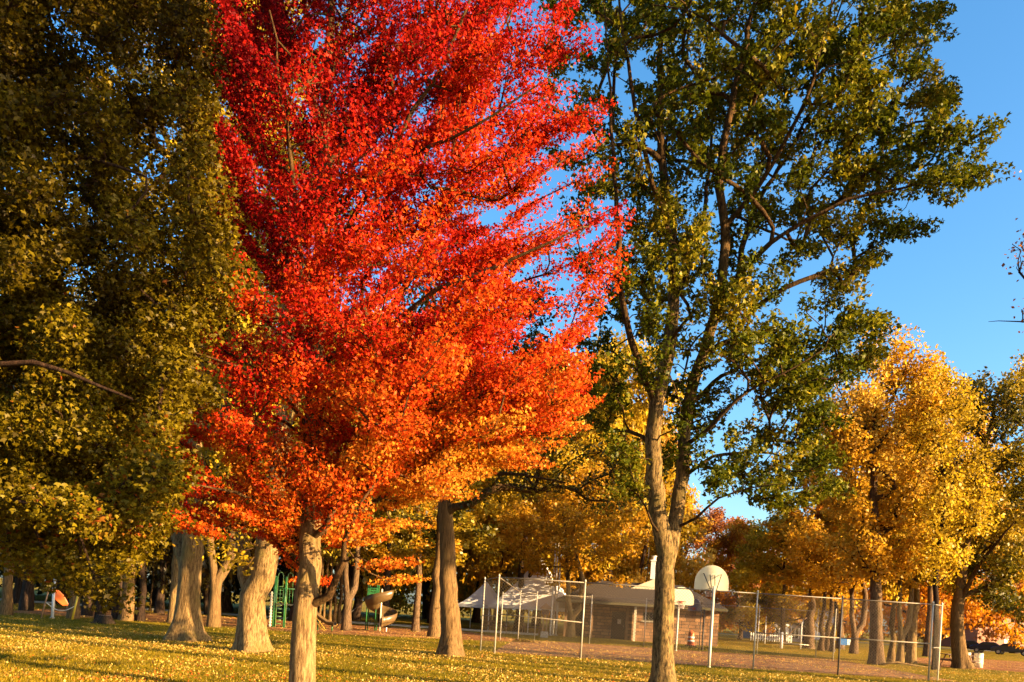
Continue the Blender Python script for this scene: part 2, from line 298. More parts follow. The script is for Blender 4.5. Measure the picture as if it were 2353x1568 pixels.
class Skel:
    def __init__(s, base, cap=60000):
        s.P = np.zeros((cap, 3)); s.par = np.full(cap, -1); s.rm = np.zeros(cap); s.n = 1; s.P[0] = base
    def addn(s, p, par, r=0.0):
        s.P[s.n] = p; s.par[s.n] = par; s.rm[s.n] = r; s.n += 1; return s.n-1
    def limb(s, pts, r0, r1, step=0.35, first=False, jit=0.02):
        pts = [np.asarray(p, float) for p in pts]
        if first: cur = 0; s.rm[0] = r0
        else:
            cur = int(np.argmin(np.linalg.norm(s.P[:s.n]-pts[0], axis=1)))
        ctrl = [s.P[cur].copy()]+pts[1:]
        ctrl = [ctrl[0]*2-ctrl[1]]+ctrl+[ctrl[-1]*2-ctrl[-2]]
        L = sum(np.linalg.norm(ctrl[i+1]-ctrl[i]) for i in range(1, len(ctrl)-2)); acc = 0
        for i in range(1, len(ctrl)-2):
            a, b, c, d = ctrl[i-1:i+3]; ln = np.linalg.norm(c-b); k = max(1, int(ln/step))
            for j in range(1, k+1):
                t = j/k
                q = 0.5*((2*b)+(-a+c)*t+(2*a-5*b+4*c-d)*t*t+(-a+3*b-3*c+d)*t**3)
                f = (acc+ln*t)/L
                cur = s.addn(q+rng.normal(size=3)*jit*(1 if not (first and f < 0.1) else 0), cur, r0+(r1-r0)*f)
            acc += ln
        return cur
    def reach(s, T, step=0.5, wz=1.0, sag=0.0, maxr=None):
        """grow to each target from the best node; returns direction at the tip"""
        D = np.zeros((len(T), 3)); base = s.P[0]
        order = np.argsort(np.linalg.norm((T-base)*np.array([1, 1, 0.35]), axis=1))
        for i in order:
            t = T[i]; p = s.P[:s.n]; dv = t-p; dist = np.linalg.norm(dv, axis=1)
            horiz = np.hypot(dv[:, 0], dv[:, 1])
            cost = dist+wz*np.maximum(0, 0.35*horiz-dv[:, 2])+np.where(p[:, 2] < base[2]+s.zmin, 50, 0)
            k = int(np.argmin(cost)); a = p[k].copy(); v = t-a; ln = np.linalg.norm(v); m = max(1, int(math.ceil(ln/step)))
            pk = s.par[k]; d0 = unit(a-s.P[pk]) if pk >= 0 else np.array([0, 0, 1.0])
            h = a+d0*ln*0.30+v*0.2; cur = k
            for j in range(1, m+1):
                f = j/m; q = (1-f)**2*a+2*f*(1-f)*h+f*f*t; q[2] -= sag*math.sin(math.pi*f)*0
                if j < m: q = q+rng.normal(size=3)*0.05*ln/m
                cur = s.addn(q, cur)
            D[i] = t-s.P[s.par[cur]]
        return unit(D)
    def radii(s, R, tip=0.008, p=2.3):
        n = s.n; raw = np.zeros(n); has = np.zeros(n, bool); acc = np.zeros(n)
        for i in range(n-1, -1, -1):
            raw[i] = (acc[i])**(1/p) if acc[i] > 0 else tip
            if s.par[i] >= 0: acc[s.par[i]] += raw[i]**p
        g = math.log(R/tip)/max(math.log(raw[0]/tip), 1e-3)
        r = tip*(raw/tip)**g
        r = np.where(s.rm[:n] > 0, s.rm[:n], r)
        for i in range(1, n):                      # a child is never thicker than what carries it
            r[i] = min(r[i], r[s.par[i]]*0.98 if s.rm[i] == 0 else r[i])
        s.r = r; return r
    def mesh(s, name, mat, flare=0.6, flare_h=0.45, big=20, roots=5, minr=0.0, ox=None):
        n = s.n; r = s.r; kids = [[] for _ in range(n)]
        for i in range(1, n): kids[s.par[i]].append(i)
        VV = []; FF = []; TT = []; off = 0; stack = [(0, None)]
        ph = random.random()*6
        while stack:
            st, pr = stack.pop(); chain = ([pr] if pr is not None else [])+[st]; cur = st
            while kids[cur]:
                ks = sorted(kids[cur], key=lambda k: -r[k]); 
                for k in ks[1:]: stack.append((k, cur))
                cur = ks[0]; chain.append(cur)
            if len(chain) < 2: continue
            c = s.P[chain]; rr = r[chain].copy()
            if pr is not None: rr[0] = min(rr[0], rr[1]*1.25)
            if rr.max() < minr: continue
            m = 5 if rr.max() < 0.05 else (8 if rr.max() < 0.14 else big)
            d = np.gradient(c, axis=0); d = unit(d)
            mean = unit(d.mean(0)); ref = np.cross(mean, [0.3, 0.9, 0.1]); ref = unit(ref)
            u = unit(ref-d*(d@ref)[:, None]); v = np.cross(d, u)
            th = np.linspace(0, 2*np.pi, m, endpoint=False)
            rad = np.repeat(rr[:, None], m, 1)
            if m >= 8:
                z = c[:, 2]-s.P[0][2]; fl = flare*np.exp(-np.maximum(z, 0)/flare_h)
                rad = rad*(1+fl[:, None]*(1+0.55*np.cos(roots*th+ph))[None])
                rad = rad*(1+0.035*np.sin(3*th[None]+0.9*z[:, None]+ph)+0.02*np.sin(7*th[None]-1.7*z[:, None])+0.02*rng.normal(size=rad.shape)*(m > 8))
            ring = c[:, None]+rad[..., None]*(np.cos(th)[None, :, None]*u[:, None]+np.sin(th)[None, :, None]*v[:, None])
            k = len(chain); VV.append(ring.reshape(-1, 3))
            a = np.arange(k-1)[:, None]*m+np.arange(m)[None]; b = np.arange(k-1)[:, None]*m+(np.arange(m)[None]+1) % m
            FF.append(np.stack([a, b, b+m, a+m], -1).reshape(-1, 4)+off); TT.append(np.repeat(np.clip((0.21-rr[:-1])/0.11, 0, 1), m)); off += k*m
        V = np.concatenate(VV); Q = np.concatenate(FF)
        if ox is not None: V = V-ox
        return np_mesh(name, V, Q, tone=np.concatenate(TT), mat=mat, smooth=True)

def profile_targets(prof, d, n, depth=0.8, outb=0.5, rg=rng, shift=0.0):
    """crown outline rows (py, xl, xr) -> n centres spread through a solid of revolution-like volume"""
    prof = np.array(prof, float); py = prof[:, 0]; W = prof[:, 2]-prof[:, 1]
    g = np.linspace(py[0], py[-1], 400); wg = np.interp(g, py, W); cdf = np.cumsum(wg**1.5); cdf /= cdf[-1]
    out = []
    for _ in range(n):
        y = np.interp(rg.random(), cdf, g); xl = np.interp(y, py, prof[:, 1]); xr = np.interp(y, py, prof[:, 2])
        a = rg.random()*2*np.pi; r = rg.random()**outb
        x = (xl+xr)/2+(xr-xl)/2*r*math.cos(a); dd = (xr-xl)/2*r*math.sin(a)*depth/F*d
        p = P(x, y, d); p[1] += dd+shift
        out.append(p)
    return np.array(out)

def grow_tree(name, base, limbs, R, targets, ax, per, size, shape, leaf, bark, label, kn=0.4, kd=0.6, tonef=None, cat='tree', zmin=2.0,
              extra=None, outpush=0.5, twigs=3, flare=0.6, flare_h=0.45, big=20, group=None, step=0.5, mixdir=0.5, wz=1.0, tip=0.008, minr=0.004, vert=1.0, crown_label=None, sweep=(0, 0, 0), lv=0.13, cv=0.07):
    s = Skel(base); s.zmin = zmin
    for k, (pts, r0, r1) in enumerate(limbs): s.limb(pts, r0, r1, first=(k == 0))
    T = targets if extra is None else np.concatenate([targets, extra])
    D = s.reach(T, step=step, wz=wz)
    out = T-base; out[:, 2] *= 0.25; out = unit(out)
    Dm = unit(D*(1-mixdir)+out*mixdir+np.array(sweep))
    K = len(T); sc = (0.75+0.5*rng.random(K))[:, None]
    A = np.array(ax)[None]*sc
    npl = np.maximum(8, (per*sc[:, 0]**2*(0.7+0.6*rng.random(K)))).astype(int)
    C = T+Dm*A[:, :1]*0.35
    pos, idx = clump_points(C, Dm, A, npl)
    # twigs inside the clumps
    for j in range(K):
        node = int(np.argmin(np.linalg.norm(s.P[:s.n]-T[j], axis=1)))
        for q in range(twigs):
            a = pos[rng.integers(np.searchsorted(idx, j), np.searchsorted(idx, j, 'right'))]
            m = s.addn((s.P[node]+a)/2+rng.normal(size=3)*0.03, node); s.addn(a, m)
    s.radii(R, tip=tip)
    o = root(name, base, 0, label, cat, group)
    child('trunk', s.mesh('trunk', bark, flare, flare_h, big, minr=minr, ox=base), o)
    V, Q = leaves(pos, size, shape, kn, kd, out=Dm[idx]*outpush)
    tc = (tonef(T) if tonef is not None else np.full(K, 0.5))+rng.normal(size=K)*cv
    tone = tc[idx]+rng.normal(size=len(idx))*lv
    tone = np.clip(np.repeat(tone, len(shape[1])), 0, 1)
    cr = child('crown', np_mesh('crown', V-base, Q, tone=tone, mat=leaf), o, crown_label)
    return o, s
def LP(pts, d):                                     # image polyline with depth offsets -> points
    return [P(p[0], p[1], d+(p[2] if len(p) > 2 else 0)) for p in pts]

# ---------------------------------------------------------------- the ground
def sheet(name, poly, z, mat, thick=0.0):
    me = bpy.data.meshes.new(name); me.from_pydata([(p[0], p[1], z) for p in poly], [], [tuple(range(len(poly)))]); me.materials.append(mat)
    return tag(child(name, me), kind='structure')
sheet('ground', [(-1500, -200), (1500, -200), (1500, 2500), (-1500, 2500)], 0.0, GRASS)
c1, c2, c3, c4 = GD(1131, 1499), GD(2230, 1601), G(1960, 49.5), G(1186, 49.5)
sheet('basketball_court', [(c1[0], c1[1]), (c1[0]+18.6, c1[1]-.1), (c1[0]+18.6+1.5, 49.0), (c1[0]+1.0, 49.0)], 0.004, COURT)
sheet('play_area_surface', [(-26, 42), (-9, 40), (2, 46), (-3, 58), (-30, 56)], 0.004, LITTER)
sheet('park_road', [(-80, 66), (2, 60), (2, 66), (-80, 73)], 0.008, ROADM)
mb = MB(); mb.add([(-80, 65.6, 0), (2, 59.6, 0), (2, 59.9, 0), (-80, 65.9, 0), (-80, 65.6, .14), (2, 59.6, .14), (2, 59.9, .14), (-80, 65.9, .14)],
    [(3, 2, 1, 0), (4, 5, 6, 7), (0, 1, 5, 4), (1, 2, 6, 5), (2, 3, 7, 6), (3, 0, 4, 7)])
tag(mb.build('road_kerb', CONC), kind='structure')
sheet('leafy_bank', [(25, 48), (60, 44), (90, 75), (40, 72), (27, 60)], 0.004, LITTER)
sheet('far_street', [(20, 128), (200, 118), (200, 126), (20, 137)], 0.004, ROADM)

# fallen leaves and grass, as geometry near the camera
def vis_points(n, d0, d1, rg, power=1.6):
    d = (d0**(-power+1)+(d1**(-power+1)-d0**(-power+1))*rg.random(n))**(1/(-power+1))
    u = rg.random(n)*2500-75
    X = np.array([((ux-CX)+EYE*F/dd*ST)/CT*dd/F for ux, dd in zip(u, d)])
    return np.stack([X, d, np.zeros(n)], 1)
def patch(p, s, seed):
    r = np.random.default_rng(seed); a = np.zeros(len(p))
    for k in range(6):
        w_ = r.normal(size=2)*s*(1.6**(k-2)); a += np.sin(p[:, 0]*w_[0]+p[:, 1]*w_[1]*1.5+r.random()*6)
    return a/2.4
lr = np.random.default_rng(21)
Lp = vis_points(300000, 12.5, 95, lr, 1.15)
m = patch(Lp, 0.5, 3); dens = 0.22+0.34*m+0.25*patch(Lp, 0.16, 17)+0.28*np.exp(-((Lp[:, 1]-26)/7)**2)-0.22*np.exp(-((Lp[:, 1]-15)/3.0)**2)
for bx, by, br_ in ((-11, 28, 2.2), (-7.7, 24.6, 2.2), (-2, 28.8, 2.0), (-3.6, 14, 1.6), (3.9, 21.5, 1.5)): dens += 0.6*np.exp(-((Lp[:, 0]-bx)**2+(Lp[:, 1]-by)**2)/br_**2)
keep = lr.random(len(Lp)) < np.clip(dens, 0.04, 1)
Lp = Lp[keep]; m = m[keep]; Lp[:, 2] = 0.02+0.04*lr.random(len(Lp))
V, Q = leaves(Lp, 0.046, KITE, 1.5, 0.0, rg=lr)
nr = np.exp(-((Lp[:, 0]+3.6)**2+(Lp[:, 1]-14.5)**2)/18)
tone = np.clip(0.55+0.2*lr.normal(size=len(Lp)), 0, .94); tone = np.where(lr.random(len(Lp)) < 0.03+0.4*nr, 1.0, tone)
tag(child('fallen_leaves', np_mesh('fallen_leaves', V, Q, tone=tone, mat=L_LIT)), 'scattered golden fallen leaves over the lawn and court', 'leaves', kind='stuff')
gp = vis_points(260000, 12.5, 42, lr, 1.5)
on = (gp[:, 0] > c1[0]) & (gp[:, 1] > 31.9) & (gp[:, 0] < c1[0]+18.6); gp = gp[~on]
V, Q = leaves(gp, 0.075, (KITE[0]*np.array([1, .16, 1]), KITE[1]), -0.2, -3.0, rg=lr)
tone = np.clip(0.45+0.25*patch(gp, .8, 9)+0.2*lr.normal(size=len(gp)), 0, 1)
tag(child('grass', np_mesh('grass', V, Q, tone=tone, mat=L_GRS)), 'short mown green grass of the park lawn', 'grass', kind='stuff')

# ---------------------------------------------------------------- red maple
D0 = 14.0
base = G(691, D0)
limbs = [
 (LP([(691, 1607), (697, 1470), (700, 1400), (712, 1300), (716, 1180), (722, 1060), (728, 850), (736, 600), (746, 350), (758, 100), (765, -150), (770, -330)], D0), .215, .03),
 (LP([(722, 1400), (758, 1366, -.15), (775, 1335, -.25), (783, 1290, -.4), (792, 1240, -.6), (815, 1180, -1.0)], D0), .085, .02),
 (LP([(722, 1265), (745, 1215, -.3), (800, 1110, -.6), (870, 1000, -.6), (1000, 900, .2), (1190, 820, 1.0)], D0), .055, .012),
 (LP([(722, 1225), (770, 1195, .3), (870, 1150, 1.0), (960, 1090, 1.6), (1090, 1010, 2.0)], D0), .06, .012),
 (LP([(716, 1210), (660, 1120, .3), (600, 1010, .9), (520, 900, 1.5)], D0), .06, .012),
 (LP([(716, 1170), (640, 1160, -.6), (540, 1140, -1.2), (440, 1110, -1.6)], D0), .05, .012),
 (LP([(722, 1060), (690, 960, -.6), (640, 900, -1.1), (560, 850, -1.7), (450, 810, -2.0)], D0), .06, .012),
 (LP([(726, 960), (700, 850, -.5), (692, 700, -.9), (688, 520, -1.2), (655, 280, -1.6), (620, 30, -1.8)], D0), .075, .014),
 (LP([(726, 930), (820, 820, .6), (940, 640, 1.2), (1040, 440, 1.7), (1130, 200, 2.0), (1180, 0, 2.2)], D0), .075, .014),
 (LP([(728, 880), (860, 760, -.8), (1010, 670, -1.5), (1180, 590, -2.0), (1330, 520, -2.2)], D0), .065, .012),
 (LP([(732, 780), (850, 690, .8), (1030, 600, 1.6), (1220, 540, 2.2), (1370, 480, 2.4)], D0), .06, .012),
 (LP([(736, 640), (830, 470, -.7), (950, 260, -1.3), (1060, 60, -1.7), (1120, -120, -1.8)], D0), .06, .012),
 (LP([(740, 560), (640, 400, .8), (560, 200, 1.5), (520, 40, 1.8)], D0), .05, .012),
 (LP([(745, 400), (820, 250, .6), (880, 60, 1.0), (920, -150, 1.2)], D0), .05, .012),
 (LP([(748, 330), (715, 170, -.6), (700, 0, -1.0), (690, -180, -1.2)], D0), .04, .012),
 (LP([(742, 500), (900, 380, -1.0), (1080, 300, -1.8), (1230, 200, -2.2)], D0), .05, .012),
]
prof = [(-420, 650, 900), (-250, 560, 1120), (-80, 490, 1220), (60, 500, 1240), (200, 505, 1190), (340, 515, 1265), (470, 535, 1290), (600, 540, 1310), (700, 510, 1290),
        (790, 430, 1270), (870, 460, 1300), (960, 440, 1310), (1040, 420, 1230), (1120, 400, 1010), (1190, 400, 900), (1250, 520, 850)]
T = profile_targets(prof, D0, 620, depth=0.85, outb=0.55)
ex = [(1290, 60), (1260, 130), (1240, 210), (1300, 300), (1330, 360), (1340, 420), (1370, 520), (1375, 590), (1370, 650), (1350, 700), (1330, 760), (1290, 820),
      (400, 800), (430, 830), (400, 1100), (390, 1180), (430, 1200), (500, 1190), (560, 1180), (640, 1195), (655, 1240), (680, 1285), (712, 1335), (840, 1240), (862, 1300), (890, 1335), (790, 1250), (900, 1200),
      (470, 1010), (440, 1040), (1180, 930), (1100, 960), (1270, 960), (1230, 1000), (1150, 1020), (1040, 1050), (960, 1080), (1290, 900), (520, 1150), (600, 1120), (390, 1040), (380, 1110), (420, 1140), (460, 1170), (410, 1210), (480, 1220), (540, 1210), (600, 1200), (620, 1230), (680, 1240), (695, 1300), (640, 1190), (760, 1200), (800, 1230), (700, 1180), (730, 1150)]
E = np.array([P(x-(22 if x > 1220 and y < 850 else 0), y, D0+rng.normal()*0.8) for x, y in ex])
E = np.concatenate([E, profile_targets([(860, 880, 1310), (930, 880, 1310), (1000, 850, 1270), (1060, 800, 1140), (1120, 760, 980)], D0, 85, depth=0.9, outb=0.6)])
def red_tone(T):
    px = CX+T[:, 0]*F/D0; z = T[:, 2]
    t = 0.625-0.036*(z-2.5)+0.00022*(px-750)+0.09*np.sin(T[:, 0]*1.9+T[:, 2]*1.1)*np.cos(T[:, 1]*1.4)
    t = t+0.10*np.clip(5.0-z, 0, 1.2)+0.10*np.clip(5.4-z, 0, 1.6)*np.clip((px-700)/300, 0, 1)-0.05*np.clip((560-px)/200, 0, 1)
    t = t+0.13*np.clip(6.2-z, 0, 2)/2*np.clip((px-700)/400, 0, 1)-0.13*np.clip((850-px)/250, 0, 1)*np.clip((z-6)/2, 0, 1)
    return np.clip(t, 0.20, 0.93)
grow_tree('maple_tree', base, limbs, .235, T, (0.72, 0.42, 0.10), 390, 0.052, MAPLE, L_RED, BARK,
          'large bright red maple with orange lower leaves and pale smooth trunk', kn=0.25, kd=0.4, tonef=red_tone, extra=E, zmin=2.2, flare=0.10, flare_h=0.5, wz=0.5, mixdir=0.6, twigs=4, outpush=0.6, sweep=(.10, 0, .04), lv=.09, cv=.08)

# ---------------------------------------------------------------- green maple on the right
D1 = 21.5
base = G(1524, D1)
limbs = [
 (LP([(1524, 1580), (1524, 1450), (1527, 1340), (1530, 1275), (1521, 1235, -.05), (1507, 1130, -.2), (1503, 1000, -.3), (1508, 925, -.3), (1530, 830, -.2), (1547, 700, 0), (1547, 550, .2), (1525, 400, .3), (1515, 200, .2), (1525, 0, 0), (1530, -250, 0)], D1), .28, .02),
 (LP([(1528, 1290), (1550, 1215, .1), (1562, 1130, .2), (1572, 1030, .3), (1578, 940, .3), (1603, 850, .2), (1632, 755, 0), (1658, 640, -.2), (1667, 520, -.3), (1652, 430, -.4), (1668, 300, -.4), (1715, 100, -.5), (1755, -120, -.5), (1770, -330, -.4)], D1), .20, .02),
 (LP([(1505, 930), (1480, 870, -.4), (1452, 780, -.8), (1428, 690, -1.2), (1420, 550, -1.5), (1412, 400, -1.8), (1400, 200, -2.0), (1390, 0, -2.1)], D1), .10, .012),
 (LP([(1632, 755), (1688, 655, .8), (1718, 520, 1.4), (1762, 430, 1.8), (1850, 300, 2.2), (1945, 180, 2.6), (2040, 60, 2.9)], D1), .10, .015),
 (LP([(1650, 700), (1720, 610, -.8), (1810, 530, -1.5), (1950, 460, -1.9), (2080, 430, -2.1), (2200, 395, -2.1)], D1), .08, .012),
 (LP([(1578, 940), (1640, 880, .9), (1730, 830, 1.5), (1850, 800, 1.9), (1990, 770, 2.2)], D1), .07, .012),
 (LP([(1575, 1040), (1640, 975, -.7), (1720, 900, -1.2), (1800, 860, -1.6), (1900, 800, -1.8)], D1), .06, .012),
 (LP([(1568, 1100), (1640, 1050, .4), (1750, 1040, .8), (1850, 1070, 1.2), (1920, 1110, 1.4)], D1), .055, .012),
 (LP([(1562, 1205), (1600, 1190, -.3), (1622, 1165, -.6), (1690, 1130, -1.2), (1800, 1110, -1.7)], D1), .045, .010),
 (LP([(1515, 1235), (1497, 1200, -.5), (1480, 1165, -.9), (1460, 1110, -1.3)], D1), .045, .012),
 (LP([(1548, 700), (1600, 560, .9), (1630, 400, 1.5), (1640, 200, 2.0), (1650, 0, 2.2)], D1), .08, .015),
 (LP([(1545, 550), (1500, 420, -1.0), (1460, 250, -1.6), (1430, 60, -2.0), (1420, -150, -2.0)], D1), .08, .015),
 (LP([(1667, 520), (1760, 400, -1.0), (1850, 230, -1.7), (1900, 60, -2.0), (1930, -120, -2.2)], D1), .07, .012),
 (LP([(1655, 430), (1590, 280, .6), (1580, 100, 1.0), (1600, -120, 1.2)], D1), .06, .012),
 (LP([(1505, 900), (1440, 830, .9), (1380, 800, 1.5), (1330, 790, 1.8)], D1), .05, .012),
 (LP([(1670, 300), (1780, 160, .6), (1880, -20, 1.0), (1950, -180, 1.2)], D1), .06, .012),
 (LP([(1720, 520), (1850, 560, .9), (1960, 540, 1.4), (2060, 500, 1.6)], D1), .04, .010),
]
prof = [(-480, 1480, 1800), (-300, 1380, 1960), (-100, 1320, 2060), (40, 1310, 2080), (180, 1260, 2060), (300, 1270, 2050), (420, 1290, 2010), (520, 1310, 1960), (620, 1330, 1900), (700, 1350, 1850),
        (800, 1380, 1900), (900, 1340, 1850), (980, 1420, 1800), (1060, 1500, 1790)]
T = profile_targets(prof, D1, 690, depth=0.85, outb=0.5)
T2 = profile_targets([(740, 1700, 2000), (800, 1640, 2020), (900, 1640, 1960), (1000, 1640, 1900), (1100, 1680, 1910), (1170, 1740, 1880)], D1, 55, depth=0.8, outb=0.7)
T3 = profile_targets([(-60, 1850, 2110), (60, 1850, 2120), (200, 1850, 2160), (300, 1880, 2150), (400, 1900, 2180), (480, 1880, 2080), (560, 1850, 2040)], D1, 75, depth=1.0, outb=0.6)
T = np.concatenate([T, T2, T3])
# the open window of sky low on the right side of the crown
E = []
for x, y, dd in [(2130, 30, 1.5), (2115, 80, .9), (2100, 160, 1.2), (2140, 215, .8), (2175, 235, .6), (2150, 260, .2), (2080, 230, .8), (2120, 330, -1), (2190, 320, -1.6), (2215, 355, -2), (2225, 405, -2.1), (2180, 400, -2), (2150, 425, -2),
                 (2100, 380, -1.6), (2050, 420, -1.5), (2070, 510, 1.2), (2050, 545, 1), (2010, 500, 1), (1990, 580, .8), (1960, 610, .8), (1930, 650, .5), (2000, 760, 1.8), (1990, 800, 2), (1960, 730, 1.8), (1940, 780, 1.7), (1900, 700, 1.3), (1990, 840, 1.6),
                 (1900, 840, 1.2), (1850, 880, .8), (1830, 1000, .8), (1870, 1060, 1), (1900, 1110, 1.2), (1850, 1120, 1), (1800, 1090, .5), (1760, 1150, -1), (1700, 1140, -1), (1660, 1130, -.8), (1640, 1060, 0), (1700, 1060, .4), (1760, 1000, .6),
                 (1870, 980, .8), (1840, 940, .4), (1800, 900, .2), (1460, 1100, -1.2), (1440, 1060, -1.2), (1430, 1130, -1), (1350, 780, 1.5), (1370, 860, 1), (1340, 930, .8), (1400, 960, 0), (1310, 40, -1), (1300, 160, -1)]:
    for _ in range(3): E.append(P(x+rng.normal()*16, y+rng.normal()*16, D1+dd+rng.normal()*0.4))
E = np.array(E)
grow_tree('maple_tree', base, limbs, .29, T, (0.50, 0.36, 0.22), 100, 0.108, MAPLE, L_GRN, BARKG,
          'tall green maple with forked trunk beside the chain-link court', kn=0.9, kd=0.9, tonef=lambda T: 0.54+0.15*np.sin(T[:, 0]*1.3+T[:, 2]*.9), extra=E, zmin=2.6, flare=0.35, flare_h=0.35, wz=0.7, mixdir=0.5, twigs=4, outpush=0.6)

# ---------------------------------------------------------------- drooping maple at the left edge
D2 = 10.5
base = G(-330, D2+.5)
limbs = [
 (LP([(-330, 1590), (-325, 1300), (-310, 900), (-280, 500), (-260, 100), (-240, -300)], D2+.5), .34, .06),
 (LP([(-315, 900), (-180, 640, -.3), (-40, 380, -.5), (60, 352, -.5), (200, 360, -.7), (330, 410, -.9)], D2+.5), .07, .015),
 (LP([(-315, 1000), (-150, 780, .3), (0, 690, .5), (150, 690, .6), (330, 760, .8)], D2+.5), .07, .015),
 (LP([(-300, 700), (-120, 300, .6), (60, 60, 1.0), (260, -60, 1.2)], D2+.5), .09, .015),
 (LP([(-315, 1050), (-150, 900, -.8), (0, 830, -1.2), (150, 850, -1.3), (300, 920, -1.4)], D2+.5), .07, .015),
 (LP([(-290, 600), (-100, 160, -.8), (100, -40, -1.3), (300, -100, -1.5)], D2+.5), .08, .015),
 (LP([(-270, 300), (-60, -60, 0), (180, -250, 0), (400, -300, 0)], D2+.5), .08, .015),
 (LP([(-320, 1150), (-180, 1050, .5), (-30, 1010, .8), (120, 1030, .9), (260, 1080, .9)], D2+.5), .06, .015),
]
prof = [(-420, -500, 250), (-260, -650, 400), (-100, -760, 400), (40, -840, 410), (200, -860, 415), (400, -900, 440), (600, -910, 450), (760, -890, 455), (880, -860, 400), (1000, -820, 365), (1100, -780, 325), (1170, -700, 290)]
T = profile_targets(prof, D2+.5, 700, depth=0.62, outb=0.45)
u_ = CX+(T[:, 0]*CT+(T[:, 2]-EYE)*ST)*F/T[:, 1]
T = T[(u_ > -420)]
E = []
for x, y in [(x, y-(50 if y > 1180 else 0)) for x, y in [(390, 60), (410, 40), (430, 150), (400, 250), (430, 330), (440, 420), (470, 500), (480, 560), (470, 640), (440, 700), (400, 740), (430, 600), (380, 850), (400, 900), (370, 960), (350, 1010), (340, 1080), (330, 1130), (320, 1180),
             (300, 1240), (310, 1290), (280, 1270), (250, 1240), (260, 1300), (230, 1330), (200, 1290), (170, 1250), (150, 1210), (120, 1230), (90, 1290), (110, 1320), (60, 1250), (30, 1230), (20, 1290), (0, 1200), (210, 1200), (180, 1150), (250, 1150),
             (40, 1150), (90, 1130), (300, 1100), (20, 950), (60, 1000), (120, 1060), (140, 960), (30, 820), (0, 520), (60, 480), (30, 620), (0, 250), (30, 100), (10, 30), (200, 1100), (240, 1040), (70, 1190), (195, 1360)]]:
    for _ in range(2): E.append(P(x+rng.normal()*12, y+rng.normal()*12, D2+.5+rng.normal()*0.7))
E = np.array(E)
grow_tree('maple_tree', base, limbs, .34, T, (0.42, 0.34, 0.30), 400, 0.056, MAPLE, L_OLV, BARK2,
          'drooping olive maple, darkened for shade, with rusty leaf tips filling the left edge', kn=-0.1, kd=2.2, tonef=lambda T: 0.38+0.055*np.clip(6-T[:, 2], -2, 4)+0.06*np.sin(T[:, 0]*2+T[:, 2]*1.7), extra=E, zmin=2.4, flare=0.3, wz=0.0, mixdir=0.5, twigs=5, outpush=0.4)  # tone paints the crown darker in its shaded top, lighter towards the lit bottom

# ---------------------------------------------------------------- middle-distance trees
def mid(px, d, R, lean, forks, prof, n, leaf, bark, label, size=0.13, ax=(0.8, 0.6, 0.4), per=110, tone=0.55, kn=0.4, kd=0.6, zmin=3, flare=0.7, fh=0.5, depth=0.8, extra=None, shape=KITE, outb=0.5, var=0.12):
    b = G(px, d)
    def lp(pts): return [P(p[0], p[1], d+(p[2] if len(p) > 2 else 0)) for p in pts]
    limbs = [(lp(f[0]), f[1], f[2]) for f in forks]
    limbs[0] = ([b]+limbs[0][0], limbs[0][1], limbs[0][2])
    T = profile_targets(prof, d, n, depth=depth, outb=outb)
    ph = rng.random()*6
    return grow_tree('shade_tree', b, limbs, R, T, ax, per, size, shape, leaf, bark, label, kn=kn, kd=kd, tonef=lambda T: tone+var*np.sin(T[:, 0]*.9+T[:, 2]*.7+ph), zmin=zmin,
                     flare=flare, flare_h=fh, extra=extra, twigs=2, step=0.8, tip=0.012, minr=0.008)
def PX(lst, d): return np.array([P(x, y, d+rng.normal()*0.5) for x, y in lst])
mid(428, 28, .42, 0, [([(430, 1400), (436, 1330), (442, 1240), (440, 1100), (450, 900), (440, 600), (430, 200), (440, -100)],   .39, .06),
                      ([(432, 1340), (405, 1230, .4), (380, 1060, 1.2), (330, 800, 2)], .22, .05), ([(440, 1180), (500, 1000, -.8), (560, 800, -1.5), (600, 500, -2)], .2, .04)],
    [(-350, 300, 560), (-100, 240, 620), (200, 200, 660), (500, 200, 670), (800, 230, 640), (1000, 260, 600), (1120, 300, 560)], 200, L_YEL, BARK,
    'broad old trunk flaring at its base, left one of the two big pale trunks', size=0.16, tone=0.55, ax=(1.0, .8, .5), per=150, flare=0.8)
mid(583, 24.6, .46, 0, [([(580, 1440), (582, 1370), (603, 1330, -.1), (612, 1280, -.1), (618, 1200), (650, 1000), (660, 700), (650, 300), (640, 0)], .40, .03),
                        ([(580, 1360), (565, 1320, .3), (558, 1260, .6), (545, 1150, 1.2), (520, 900, 2)], .24, .06), ([(650, 1000), (720, 800, 1), (760, 500, 1.6)], .16, .04)],
    [(-350, 480, 740), (-100, 430, 800), (200, 430, 800), (500, 440, 800), (800, 440, 790), (1000, 460, 740), (1140, 480, 700)], 210, L_YEL, BARK,
    'stout pale split trunk with yellow leaves, between the flared trunk and the red maple', size=0.13, tone=0.62, ax=(.8, .6, .4), per=150, flare=0.55,
    extra=PX([(500, 1230), (540, 1270), (570, 1300), (600, 1250), (500, 1190), (560, 1220), (640, 1220), (530, 1180)], 24.3))
